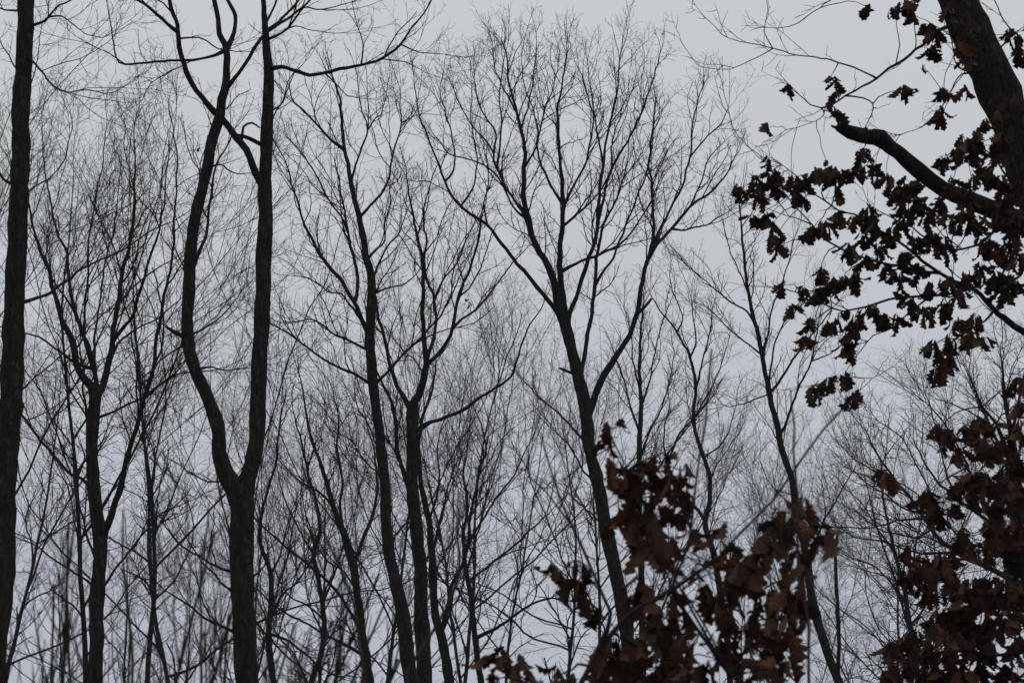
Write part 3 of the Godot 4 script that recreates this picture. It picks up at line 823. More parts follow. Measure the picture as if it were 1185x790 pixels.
	limb(T, [751, 300, 5, 755, 280, 4.6, 756, 253, 4.2, 754, 212, 3.6, 751, 191, 3.2, 754, 165, 2.6, 757, 137, 1.8], 0.6, {"z0": -0.35})
	limb(T, [757, 288, 4, 764, 266, 3.8, 775, 243, 3.5, 788, 219, 3.2, 795, 195, 2.9, 799, 178, 2.6, 801, 150, 2.2, 806, 122, 1.8, 814, 99, 1.2], 0.8, {"z0": -0.35})
	limb(T, [799, 182, 2.2, 815, 162, 2, 833, 143, 1.6, 842, 125, 1.1], -0.5, {"z0": 0.3})
	limb(T, [776, 265, 3.2, 788, 266, 3, 800, 264, 2.6, 819, 260, 2.2, 830, 252, 1.8, 842, 245, 1.3], -0.9, {"z0": -0.35})
	limb(T, [800, 238, 2.4, 812, 208, 2.1, 822, 180, 1.8, 838, 165, 1.2], 0.5, {"z0": -0.4})
	limb(T, [740, 365, 4.4, 747, 354, 4, 754, 345, 3.4], -0.1, {"z0": -0.2, "blunt": true, "dens": 0.0})
	limb(T, [662, 432, 4.5, 656, 429, 4, 648, 426, 3], -0.1, {"blunt": true, "dens": 1.0})
	limb(T, [678, 515, 3.6, 665, 497, 3.2, 655, 485, 3, 640, 472, 2.6, 624, 461, 2, 612, 446, 1.4], 0.6)
	limb(T, [694, 560, 3.4, 676, 545, 2.8, 662, 520, 2.4, 650, 505, 1.8], -0.5)
	limb(T, [703, 612, 2.8, 690, 600, 2.4, 678, 588, 1.9, 664, 578, 1.4], 0.5)
	limb(T, [710, 600, 2.6, 722, 592, 2, 735, 570, 1.4], -0.4)
	for c in [[667, 226, 3, 4], [705, 260, 1, 3]]:
		cluster(T, c[0], c[1], c[2], c[3], 0.055)
	hang_leaves(T)

	# thin tree right of it
	T = tree("bare_tree", "slender leaning tree with a sparse crown, just under the brown leafy branches", "tree", 26.0,
		[972, 800, 10.5, 968, 785, 10.5, 956, 752, 10, 942, 701, 10, 932, 643, 9.5, 922, 588, 8.6, 917, 554, 8, 906, 522, 7.4, 901, 496, 6.8, 891, 455, 6.4, 884, 417, 5.6, 876, 380, 4.8, 867, 345, 4, 862, 304, 3.2, 858, 260, 2.2, 856, 235, 1.4],
		{"dens": 5.4, "tl": 0.9, "trunk_dens": 3.4, "trunk_t0": 0.55})
	limb(T, [874, 372, 3, 864, 360, 2.7, 846, 349, 2.4, 830, 336, 2, 812, 321, 1.7, 785, 298, 1.2], -0.5)
	limb(T, [884, 408, 3, 890, 380, 2.8, 894, 356, 2.5, 905, 328, 2.1, 915, 295, 1.7, 922, 270, 1.2], 0.5)
	limb(T, [890, 448, 3, 893, 420, 2.7, 898, 395, 2.4, 908, 373, 2, 922, 360, 1.6, 935, 345, 1.1], -0.6)
	limb(T, [893, 456, 4, 901, 443, 3.6, 911, 427, 3.3, 920, 413, 3, 929, 403, 2.7, 940, 388, 2.3, 952, 373, 1.8, 965, 355, 1.2], 0.4)
	limb(T, [903, 505, 4.4, 908, 494, 4, 913, 478, 3.7, 918, 465, 3.4, 929, 440, 3, 939, 417, 2.6, 945, 385, 2, 952, 350, 1.3], -0.6)
	limb(T, [880, 412, 2.6, 865, 398, 2.3, 846, 383, 2, 834, 370, 1.6, 823, 359, 1.2], 0.5)
	limb(T, [930, 645, 3.6, 940, 632, 3.2, 956, 600, 2.8, 966, 582, 2.4, 976, 564, 2, 990, 540, 1.3], 0.6)
	limb(T, [866, 340, 2, 856, 315, 1.8, 845, 290, 1.5, 838, 262, 1], 0.6)
	limb(T, [939, 420, 2, 955, 412, 1.8, 970, 402, 1.4], 0.5, {"z0": -0.4})
	limb(T, [872, 460, 1.8, 850, 470, 1.5, 838, 468, 1.1], 0.3, {"z0": 0.0, "dens": 2.0})
	hang_leaves(T)

	T = tree("dead_snag", "straight broken-off dead pole beside the slender leaning tree", "dead tree", 24.0,
		[972, 800, 5, 971, 780, 5, 970, 711, 4.6, 967, 657, 4, 969, 630, 3.4, 971, 612, 2.6],
		{"dens": 0.4, "tl": 0.25, "lev": 0, "blunt": true, "sides": 8, "trunk_dens": 1.2})
	hang_leaves(T)

	T = tree("oak_tree", "wavy-stemmed tree whose trunk rises behind the brown leafy sapling", "tree", 29.0,
		[846, 800, 7.9, 842, 740, 7.6, 835, 690, 7.2, 826, 640, 6.8, 816, 604, 6, 822, 575, 5.3, 820, 545, 5, 812, 522, 4.6, 803, 487, 4.2, 805, 446, 3.6, 799, 414, 3, 781, 380, 2.3, 764, 359, 1.6, 752, 338, 1],
		{"dens": 4.0, "tl": 0.95, "bark": M.bark, "trunk_dens": 2.8, "trunk_t0": 0.5})
	limb(T, [817, 604, 5, 808, 590, 4.6, 799, 581, 4.2, 791, 570, 3.8, 785, 561, 3.4, 774, 540, 2.8, 768, 505, 2.2, 775, 470, 1.5], 0.6)
	limb(T, [772, 524, 3, 786, 502, 2.8, 802, 485, 2.6, 812, 468, 2.4, 823, 451, 2.1, 834, 425, 1.6, 842, 400, 1.1], -0.4, {"z0": -0.3})
	limb(T, [813, 528, 3, 822, 524, 2.7, 836, 513, 2.2, 845, 495, 1.7, 852, 470, 1.2], 0.5)
	limb(T, [804, 450, 3, 812, 425, 2.6, 818, 400, 2.2, 824, 370, 1.6], 0.6)
	limb(T, [799, 415, 2.6, 806, 395, 2.2, 803, 370, 1.8, 800, 345, 1.2], -0.5)
	limb(T, [785, 385, 2, 790, 365, 1.8, 780, 340, 1.4, 775, 318, 1], 0.4)
	hang_leaves(T)

	T = tree("bare_tree", "pale thin straight tree between the broad oak and the wavy-stemmed one", "tree", 33.0,
		[744, 800, 8, 743, 700, 7.5, 741, 600, 6.8, 740, 527, 6, 742, 472, 5, 740, 424, 4, 742, 380, 2.6, 745, 345, 1.4],
		{"dens": 5.0, "tl": 0.9, "up": 0.16, "bark": M.bark, "trunk_dens": 5.5, "trunk_t0": 0.5})
	limb(T, [741, 530, 3, 752, 500, 2.7, 765, 475, 2.3, 775, 440, 1.7, 780, 410, 1.2], 0.5)
	limb(T, [741, 500, 3, 730, 470, 2.7, 722, 440, 2.2, 712, 410, 1.5], -0.5)
	limb(T, [742, 470, 2.8, 752, 440, 2.4, 758, 405, 2, 768, 370, 1.3], -0.5)
	limb(T, [741, 450, 2.6, 733, 420, 2.2, 730, 385, 1.6, 722, 355, 1.1], 0.6)
	limb(T, [741, 570, 3, 760, 545, 2.6, 782, 512, 2.1, 800, 490, 1.5], -0.6)
	hang_leaves(T)

	# grey boughs reaching in from the far right
	T = tree("oak_tree", "grey tree whose long boughs slant out from behind the leafy oak bush", "tree", 31.0,
		[1206, 800, 17, 1204, 760, 16, 1196, 700, 14, 1188, 640, 12, 1182, 590, 10, 1178, 540, 8, 1170, 500, 6, 1164, 460, 4, 1160, 425, 2.4, 1158, 405, 1.4],
		{"dens": 5.5, "tl": 1.25, "up": 0.05, "bark": M.bark, "trunk_dens": 4.0, "trunk_t0": 0.55})
	limb(T, [1192, 684, 9, 1171, 670, 8, 1152, 660, 7.4, 1134, 652, 7, 1118, 645, 6.6, 1103, 636, 6.4, 1092, 628, 6, 1082, 616, 5.6, 1073, 603, 5.2, 1065, 592, 4.8, 1052, 574, 4.2, 1038, 558, 3.6, 1017, 527, 2.8, 1003, 500, 1.8], -0.6)
	limb(T, [1183, 630, 6, 1165, 617, 5.4, 1151, 609, 5, 1130, 592, 4.6, 1110, 578, 4, 1096, 566, 3.6, 1086, 558, 3.2, 1070, 535, 2.6, 1058, 510, 1.8], 0.6)
	limb(T, [1078, 612, 3, 1060, 622, 2.7, 1040, 618, 2.3, 1018, 612, 1.8, 1000, 600, 1.2], 0.5, {"z0": -0.5})
	limb(T, [1066, 594, 3, 1045, 588, 2.6, 1025, 572, 2.2, 1005, 560, 1.7, 985, 540, 1.2], -0.5, {"z0": -0.6})
	limb(T, [1178, 545, 5, 1160, 520, 4.4, 1145, 490, 3.6, 1132, 460, 2.6, 1120, 430, 1.6], 0.6)
	limb(T, [1172, 505, 4, 1178, 470, 3.4, 1184, 440, 2.6, 1190, 410, 1.6], -0.5)
	limb(T, [1110, 580, 2.8, 1095, 545, 2.5, 1088, 510, 2.1, 1078, 475, 1.6, 1070, 450, 1.1], 0.6, {"z0": 0.4})
	limb(T, [1070, 598, 3, 1042, 602, 2.6, 1012, 610, 2.2, 985, 610, 1.6], -0.6)
	limb(T, [1105, 637, 3.4, 1065, 640, 2.8, 1022, 626, 2.2, 988, 622, 1.6], 0.7)
	limb(T, [1083, 617, 3, 1076, 572, 2.6, 1062, 540, 2.2, 1042, 505, 1.8, 1018, 488, 1.3], 0.8)
	limb(T, [1150, 609, 4, 1130, 562, 3.4, 1112, 522, 2.8, 1088, 482, 2.2, 1062, 458, 1.5], -0.8)
	limb(T, [1040, 560, 2.6, 1012, 545, 2.2, 988, 530, 1.8, 970, 512, 1.3], 0.6)
	limb(T, [1145, 490, 2.6, 1128, 480, 2.3, 1108, 470, 1.9, 1085, 462, 1.3], -0.5, {"z0": 0.4})
	hang_leaves(T)

	T = tree("bare_tree", "thin pale stem with arching side twigs between dead pole and leafy oak bush", "tree", 35.0,
		[1064, 800, 7, 1058, 750, 6.4, 1050, 700, 5.8, 1046, 675, 5.2, 1039, 652, 4.4, 1030, 615, 3.4, 1023, 580, 2.6, 1020, 545, 1.6],
		{"dens": 4.5, "tl": 1.3, "up": 0.03, "bark": M.bark, "trunk_dens": 4.5, "trunk_t0": 0.45})
	limb(T, [1050, 700, 3.4, 1030, 672, 2.8, 1012, 655, 2.2, 992, 648, 1.6], 0.6)
	limb(T, [1046, 678, 3.4, 1058, 645, 2.8, 1064, 610, 2.2, 1074, 585, 1.5], -0.6)
	limb(T, [1036, 640, 2.8, 1015, 610, 2.3, 1000, 585, 1.8, 985, 570, 1.3], 0.6)
	limb(T, [1054, 722, 3.4, 1072, 700, 2.8, 1085, 668, 2.2, 1100, 645, 1.5], 0.5)
	hang_leaves(T)

func build_background() -> void:
	var A := seed_tree("young_tree", 101, 0.42, 0.42, 7, M.bark, 0.050, 0.08, 0.85)
	var B := seed_tree("young_tree", 102, 0.60, 0.36, 7, M.bark, 0.058, 0.05, 0.95)
	var C := seed_tree("young_tree", 103, 0.72, 0.38, 7, M.bark, 0.060, 0.04, 0.9)
	var D := seed_tree("young_tree", 104, 0.46, 0.48, 6, M.bark, 0.046, 0.08, 0.8)
	var E := seed_tree("young_tree", 105, 0.66, 0.34, 7, M.bark, 0.054, 0.05, 1.0)
	var g := "background trees of the wood"
	var rows := [
		[A, 8, 75, 27, 0.3, "upright tree crown showing beyond the edge trunk, against the frame"],
		[A, 150, 150, 30, 2.2, "narrow upright crown filling the gap left of the forked oak's stem"],
		[D, 200, 130, 34, 0.9, "thin tree tip rising behind the forked oak's outer stem"],
		[B, 40, 330, 41, 4.0, "mid-height tree behind the foot of the edge trunk"],
		[E, 255, 300, 44, 0.4, "tree filling the gap between the forked oak's two stems"],
		[A, 345, 395, 46, 1.7, "fan-shaped tree behind the curving trunk, nearest the forked oak"],
		[B, 395, 440, 52, 3.1, "low bushy crown behind the greyish mid-height fork"],
		[D, 455, 300, 38, 5.0, "fine crown tip between the curving trunk and the narrow fork"],
		[A, 515, 330, 42, 2.9, "upright crown right behind the narrow-forked trunk's bough"],
		[A, 560, 375, 44, 0.8, "broom-shaped crown above the slanting boughs left of the middle oak"],
		[D, 590, 400, 47, 3.6, "narrow crown nearest the middle oak's outer bough, below it"],
		[C, 640, 430, 46, 1.1, "low loose crown directly behind the middle oak's trunk, on its left"],
		[B, 705, 395, 50, 2.5, "loose crown seen through the middle oak's lower fork"],
		[C, 170, 545, 52, 0.2, "low spreading crown behind the upright broom shoots"],
		[E, 95, 580, 60, 2.0, "far low crown behind the many-stemmed slender tree's foot"],
		[B, 230, 600, 62, 5.5, "far low crown left of the forked oak's foot"],
		[E, 325, 560, 58, 1.4, "far crown right of the forked oak's foot"],
		[B, 450, 540, 60, 0.6, "far crown behind the crossing trunks"],
		[D, 880, 490, 46, 3.0, "thin tree with its crown behind the slender leaning tree's trunk"],
		[A, 935, 500, 48, 0.1, "small upright crown just right of the slender leaning tree"],
		[C, 1000, 505, 58, 2.7, "loose crown in the gap right of the slender leaning tree"],
		[B, 1055, 490, 56, 4.1, "round crown below the hanging brown leaf sprays"],
		[E, 1105, 430, 40, 0.5, "dense twiggy crown between leafy oak branches and leafy bush"],
		[C, 1172, 400, 38, 2.3, "dense twiggy crown at the frame's edge below the leafy branches"],
		[E, 1000, 640, 84, 1.0, "farthest low grey crown beside the dead pole"],
		[C, 1040, 655, 90, 3.3, "farthest low grey crown nearest the leafy oak bush"],
		[E, 770, 560, 62, 2.1, "far crown behind the sapling's biggest leaves"],
		[C, 860, 600, 66, 3.9, "far crown behind the sapling's upper leaves"],
		[B, 15, 560, 55, 1.5, "far crown behind the foot of the edge trunk, lowest there"],
		[A, 285, 480, 50, 4.6, "far upright crown framed by the forked oak's crotch"],
		[D, 480, 470, 55, 1.3, "far narrow crown behind the narrow-forked trunk"],
	]
	for r in rows:
		stand(r[0], r[1], r[2], r[3], r[4], r[5], g)
	for p in [A, B, C, D, E]:
		p.free()

func build_leafy_oaks() -> void:
	# the leaning oak whose trunk crosses the upper right corner
	rng.seed = 77
	var T := tree("leafy_oak", "thick leaning oak trunk with a snapped bough and withered brown leaves", "tree", 10.0,
		[1262, 900, 57.6, 1262, 790, 55.7, 1258, 600, 53.8, 1246, 420, 51.8, 1226, 300, 49.9, 1200, 210, 48, 1176, 148, 46.1, 1153, 96, 45.1, 1130, 48, 45.1, 1108, 0, 44.2, 1090, -50, 42.2, 1074, -110, 38.4, 1062, -190, 32.6, 1056, -280, 25],
		{"dens": 4.0, "tl": 0.26, "lev": 1, "kink": 0.3, "up": 0.04, "trunk_dens": 0.5, "sides": 20, "settle": 0.1}, "oaks still holding leaves")
	limb(T, [1206, 265, 24, 1180, 254, 23, 1158, 246, 22, 1127, 232, 21, 1093, 218, 20, 1065, 198, 19, 1041, 178, 18.5, 1028, 166, 18, 1017, 160, 18, 1000, 157, 16, 985, 152, 15.5, 977, 148, 14.5, 973, 147, 13], -0.4, {"name": "broken_limb", "blunt": true, "dens": 0.0})
	limb(T, [976, 146, 8, 970, 139, 6, 967, 131, 4, 966, 124, 2], -0.05, {"name": "splinter", "blunt": true, "dens": 0.0})
	limb(T, [1030, 166, 14, 1019, 154, 12, 1010, 152, 8, 1003, 153, 4], 0.05, {"name": "knot", "blunt": true, "dens": 0.0})
	limb(T, [980, 150, 9, 972, 149, 6, 963, 146, 2.5], 0.05, {"name": "splinter", "blunt": true, "dens": 0.0})
	limb(T, [985, 150, 8, 975, 144, 5, 970, 139, 2], 0.08, {"name": "splinter", "blunt": true, "dens": 0.0})
	limb(T, [1098, 25, 6, 1082, 38, 4.6, 1069, 51, 4.2, 1055, 64, 4, 1038, 74, 3.8, 1014, 91, 3.4, 990, 106, 3, 970, 118, 2.6, 952, 125, 2.1, 940, 121, 1.8, 930, 113, 1.5, 915, 102, 1.1], -0.5, {"dens": 4.0})
	limb(T, [1014, 91, 2.8, 1002, 84, 2.5, 987, 78, 2.4, 970, 73, 2.2, 956, 69, 2.1, 940, 68, 2, 922, 65, 1.9, 907, 61, 1.8, 894, 56, 1.7, 880, 52, 1.5, 867, 51, 1.4, 843, 44, 1.2, 828, 32, 1, 815, 22, 0.9], -0.4, {"z0": -0.35, "dens": 6.0})
	limb(T, [894, 56, 1.5, 882, 64, 1.4, 870, 70, 1.3, 847, 80, 1.2, 828, 80, 1.1, 811, 79, 1, 800, 66, 0.9, 790, 51, 0.8], 0.2, {"z0": -0.7, "dens": 2.4})
	limb(T, [894, 56, 1.4, 888, 45, 1.3, 884, 36, 1.2, 886, 26, 1.1, 888, 12, 1, 887, -10, 0.8], -0.1, {"z0": -0.7, "dens": 3.0})
	limb(T, [1085, -30, 4, 1040, -36, 3, 1000, -22, 2.4, 961, 0, 1.8, 950, 10, 1.6, 935, 20, 1.5, 915, 31, 1.2, 888, 31, 0.9], -0.5, {"dens": 3.0})
	limb(T, [990, 106, 2.2, 999, 113, 2, 1009, 120, 2, 1008, 132, 1.6, 1004, 144, 1.2], -0.2, {"z0": -0.45})
	limb(T, [952, 125, 1.5, 954, 132, 1.4, 945, 140, 1.3, 922, 147, 1.1, 908, 150, 0.8], -0.2, {"z0": -0.5})
	limb(T, [1130, 88, 3, 1118, 82, 2.4, 1108, 74, 2, 1104, 60, 1.6, 1098, 40, 1.2], -0.4)
	limb(T, [1143, 92, 2.6, 1125, 82, 2.2, 1108, 90, 1.8, 1096, 110, 1.5, 1088, 128, 1.2], -0.5)
	limb(T, [1086, 130, 1.4, 1075, 142, 1.3, 1060, 150, 1.2, 1042, 155, 1.1, 1025, 150, 0.9], -0.2, {"z0": -0.4})
	# leafy boughs below
	limb(T, [1240, 415, 11, 1212, 402, 9.5, 1185, 384, 8.4, 1170, 372, 8, 1158, 362, 7.4, 1143, 348, 6.6, 1127, 333, 6, 1107, 325, 5.4, 1086, 316, 5, 1072, 305, 4.6, 1058, 294, 4, 1038, 277, 3.6, 1020, 268, 3.2, 1004, 258, 3, 988, 250, 2.6, 970, 244, 2.3, 955, 232, 2, 939, 222, 1.7, 925, 205, 1.4, 905, 190, 1.1], -0.7, {"dens": 4.0})
	limb(T, [1127, 334, 4.4, 1105, 339, 4.2, 1079, 342, 3.9, 1055, 343, 3.6, 1031, 345, 3.3, 1003, 353, 3, 976, 359, 2.7, 962, 355, 2.4, 949, 350, 2.2, 935, 344, 2, 922, 340, 1.8, 900, 334, 1.4, 877, 330, 1], -0.4, {"z0": -0.3, "dens": 4.0})
	limb(T, [1086, 316, 4, 1062, 313, 3.6, 1041, 308, 3.3, 1018, 303, 3, 997, 297, 2.8, 978, 290, 2.6, 963, 280, 2.4, 950, 271, 2.2, 939, 260, 2, 918, 239, 1.7, 903, 215, 1.4, 884, 186, 1.2, 866, 170, 1.1, 855, 159, 1, 846, 138, 0.9, 838, 112, 0.8, 836, 104, 0.7], -0.6, {"z0": -0.4, "dens": 4.0})
	limb(T, [939, 258, 1.7, 922, 252, 1.5, 905, 248, 1.3, 890, 243, 1.1, 873, 236, 0.9], -0.3, {"z0": -0.7})
	limb(T, [1079, 343, 2.8, 1052, 362, 2.4, 1035, 378, 2.1, 1021, 386, 1.8, 1004, 393, 1.6, 990, 414, 1.3, 976, 438, 1.1, 958, 443, 1, 939, 446, 0.8], -0.4, {"z0": -0.4, "dens": 2.0})
	limb(T, [1150, 356, 3.4, 1140, 372, 3, 1120, 382, 2.6, 1105, 392, 2.2, 1092, 408, 1.7, 1086, 420, 1.2], -0.4, {"z0": -0.3})
	limb(T, [1178, 250, 4.4, 1150, 268, 4, 1128, 285, 3.4, 1105, 290, 3, 1080, 280, 2.6, 1058, 262, 2.1, 1030, 250, 1.6, 1010, 236, 1.2], -0.8, {"z0": -0.2})
	limb(T, [1205, 225, 4, 1180, 212, 3.4, 1160, 196, 2.8, 1150, 180, 2.2, 1130, 168, 1.7, 1105, 178, 1.2], -0.7)
	limb(T, [1158, 246, 4, 1166, 268, 3.5, 1168, 292, 3, 1160, 315, 2.4, 1140, 330, 1.6], -0.6, {"z0": -0.2})
	limb(T, [1226, 300, 5, 1200, 305, 4.4, 1180, 318, 3.6, 1165, 330, 2.6], -0.8)
	limb(T, [976, 438, 1, 990, 436, 0.9, 1010, 437, 0.8, 1026, 428, 0.7], 0.1, {"z0": -0.7, "dens": 3.0})
	limb(T, [1180, 60, 3, 1170, 40, 2.4, 1158, 20, 1.8, 1150, -10, 1.3], 0.3)
	var S := 0.112
	for c in [
		[1007, 10, 2, 5], [1034, 13, 2, 4], [1050, 5, 4, 9], [1056, 16, 3, 6], [1074, 32, 4, 7], [1086, 42, 3, 6], [1080, 58, 4, 6], [1070, 79, 1, 3], [1122, 70, 3, 7],
		[1117, 106, 2, 5], [1089, 108, 2, 4], [1088, 133, 4, 7], [1045, 103, 4, 8], [961, 92, 1, 2], [970, 97, 2, 3], [970, 111, 2, 4], [911, 103, 2, 4], [889, 147, 1, 2], [889, 187, 2, 4], [967, 132, 2, 4],
		[856, 221, 4, 7], [872, 214, 5, 8], [878, 228, 4, 7], [894, 205, 4, 7], [900, 220, 4, 8], [917, 208, 5, 9], [923, 226, 5, 9], [933, 210, 4, 7], [945, 200, 4, 8], [960, 197, 5, 9], [972, 206, 4, 8], [968, 222, 3, 7], [985, 200, 3, 7],
		[997, 180, 4, 7], [999, 195, 3, 6], [1013, 198, 3, 6], [1026, 206, 3, 6], [1005, 246, 5, 9], [990, 254, 4, 8], [972, 252, 4, 8], [955, 262, 4, 8], [940, 268, 3, 7], [870, 256, 2, 4], [894, 262, 3, 6], [888, 252, 2, 4],
		[894, 276, 4, 7], [899, 288, 2, 4], [1040, 222, 6, 9], [1055, 215, 6, 10], [1062, 235, 6, 11], [1076, 250, 6, 11], [1045, 243, 5, 9], [1090, 235, 5, 10], [1100, 215, 4, 8],
		[1093, 186, 4, 7], [1105, 178, 4, 7], [1118, 165, 4, 8], [1130, 158, 4, 7], [1125, 178, 3, 7], [1140, 178, 3, 7], [1154, 174, 5, 9], [1125, 208, 4, 8], [1140, 205, 5, 9], [1155, 212, 5, 9], [1165, 228, 5, 10], [1178, 215, 4, 8], [1162, 160, 3, 6],
		[1110, 255, 6, 11], [1130, 262, 6, 11], [1150, 250, 6, 11], [1170, 258, 6, 11], [1140, 285, 6, 11], [1165, 285, 6, 11], [1180, 300, 5, 10], [1120, 240, 5, 10],
		[1000, 275, 4, 9], [1015, 262, 4, 9], [1030, 272, 5, 9], [1045, 262, 4, 9], [1060, 280, 5, 10], [1078, 275, 5, 9], [1095, 285, 5, 10], [1020, 290, 4, 8], [1005, 300, 4, 8], [985, 288, 3, 7], [1045, 300, 5, 9], [1065, 312, 5, 9], [1040, 322, 5, 9], [1022, 312, 4, 8],
		[950, 318, 4, 7], [962, 330, 5, 9], [975, 325, 4, 8], [990, 322, 4, 8], [932, 338, 4, 7], [948, 342, 4, 7], [908, 330, 2, 4], [915, 359, 3, 5], [926, 358, 1, 3], [938, 375, 2, 4], [960, 378, 3, 6], [970, 372, 2, 5],
		[990, 375, 5, 9], [985, 392, 5, 9], [978, 405, 4, 7], [1005, 362, 5, 9], [1022, 368, 5, 9], [1040, 372, 4, 8], [1055, 350, 4, 8], [1070, 362, 5, 9], [1075, 335, 4, 8], [1095, 330, 5, 10], [1110, 345, 5, 10], [1095, 355, 4, 8],
		[1108, 378, 5, 9], [1120, 390, 4, 8], [1100, 398, 5, 9], [1088, 412, 4, 7], [1080, 400, 4, 7], [1084, 430, 3, 6], [1100, 415, 3, 6], [1130, 372, 3, 6], [1140, 395, 2, 4], [1150, 325, 6, 11], [1135, 312, 6, 11], [1165, 340, 5, 10], [1175, 325, 5, 10], [1120, 322, 5, 9], [1178, 270, 5, 9],
		[932, 396, 3, 5], [938, 452, 3, 5], [950, 448, 3, 5], [961, 440, 2, 4], [971, 438, 1, 3], [980, 434, 1, 3], [987, 464, 4, 5], [993, 455, 1, 3],
		[1100, 12, 2, 5], [1120, 30, 3, 8], [1178, 45, 4, 7], [1170, 38, 3, 6], [1180, 62, 3, 6], [1108, 55, 2, 5], [1160, 133, 3, 7], [1140, 145, 2, 5], [1172, 118, 3, 7],
	]:
		cluster(T, c[0], c[1], maxi(1, int(round(c[2] * 2.3))), c[3] * 1.2, S, -0.5 if c[0] < 1100 else -0.75)
	hang_leaves(T)

	# the young oak in the lower right corner
	rng.seed = 91
	T = tree("leafy_oak", "bushy young oak covered in withered brown leaves, filling the lower right corner", "tree", 8.0,
		[1205, 830, 17, 1203, 790, 16, 1196, 730, 14, 1188, 660, 12, 1176, 590, 9, 1164, 530, 6, 1152, 490, 4, 1140, 470, 2],
		{"dens": 3.0, "tl": 0.25, "lev": 1, "trunk_dens": 1.0, "sides": 10}, "oaks still holding leaves")
	limb(T, [1194, 715, 6, 1165, 705, 5, 1130, 698, 4, 1100, 690, 3, 1070, 684, 2.2, 1045, 668, 1.4], -0.4)
	limb(T, [1186, 650, 6, 1160, 640, 5, 1130, 630, 4, 1110, 618, 3.2, 1085, 590, 2.4, 1060, 570, 1.9, 1030, 553, 1.3], 0.3)
	limb(T, [1176, 590, 5, 1155, 570, 4, 1130, 555, 3, 1110, 530, 2.4, 1095, 500, 1.6], -0.3)
	limb(T, [1198, 760, 6, 1160, 758, 5, 1120, 752, 4, 1080, 758, 3, 1040, 768, 2], -0.4)
	limb(T, [1170, 560, 4, 1160, 530, 3, 1150, 505, 2.2, 1132, 492, 1.5], 0.3)
	limb(T, [1180, 620, 4, 1172, 580, 3.4, 1176, 540, 2.6, 1180, 480, 2, 1180, 450, 1.4], 0.4)
	limb(T, [1200, 790, 6, 1150, 782, 4.6, 1110, 790, 3.6, 1060, 782, 2.4], 0.4)
	S = 0.112
	for c in [
		[1015, 552, 2, 4], [1028, 553, 3, 5], [1079, 583, 5, 8], [1072, 575, 3, 6], [1085, 595, 3, 6], [1106, 590, 4, 8], [1118, 560, 5, 9], [1132, 555, 6, 10], [1130, 575, 5, 10], [1150, 565, 6, 10], [1165, 550, 6, 10], [1175, 570, 6, 11], [1155, 590, 6, 10],
		[1087, 498, 3, 6], [1093, 506, 3, 6], [1100, 512, 2, 5], [1118, 500, 3, 6], [1130, 490, 3, 6], [1140, 496, 4, 7], [1135, 515, 3, 6], [1150, 520, 4, 8], [1112, 525, 3, 6], [1165, 515, 4, 8], [1178, 498, 4, 8], [1178, 445, 3, 6], [1170, 535, 5, 9], [1182, 470, 3, 6],
		[1113, 622, 4, 8], [1125, 635, 3, 7], [1150, 634, 5, 9], [1160, 620, 5, 9], [1175, 610, 6, 11], [1168, 640, 5, 10], [1180, 650, 6, 10], [1145, 612, 4, 8],
		[1052, 638, 2, 4], [1089, 648, 4, 8], [1100, 650, 3, 7], [1066, 652, 4, 7], [1060, 665, 3, 7], [1045, 666, 2, 5], [1075, 662, 3, 7], [1072, 684, 5, 9], [1085, 690, 4, 8], [1100, 675, 5, 9], [1115, 685, 5, 9], [1130, 680, 5, 9], [1145, 675, 4, 9], [1170, 680, 6, 10], [1180, 690, 6, 10], [1155, 695, 6, 10], [1135, 700, 5, 10],
		[1110, 708, 5, 9], [1090, 715, 5, 9], [1078, 725, 4, 8], [1120, 725, 6, 10], [1145, 722, 6, 11], [1170, 718, 6, 11], [1100, 738, 5, 10], [1060, 740, 4, 8], [1045, 745, 4, 8], [1035, 752, 3, 7], [1070, 752, 5, 9], [1125, 748, 6, 11], [1150, 750, 6, 11], [1175, 748, 6, 11],
		[1095, 762, 6, 10], [1055, 768, 4, 9], [1040, 780, 3, 8], [1078, 780, 5, 10], [1110, 780, 6, 11], [1138, 775, 6, 11], [1165, 780, 6, 11], [1025, 785, 3, 7], [1060, 792, 4, 9], [1090, 795, 4, 9],
	]:
		cluster(T, c[0], c[1], maxi(1, int(round(c[2] * 2.3))), c[3] * 1.2, S, rng.randf_range(-0.4, 0.25))
	hang_leaves(T)

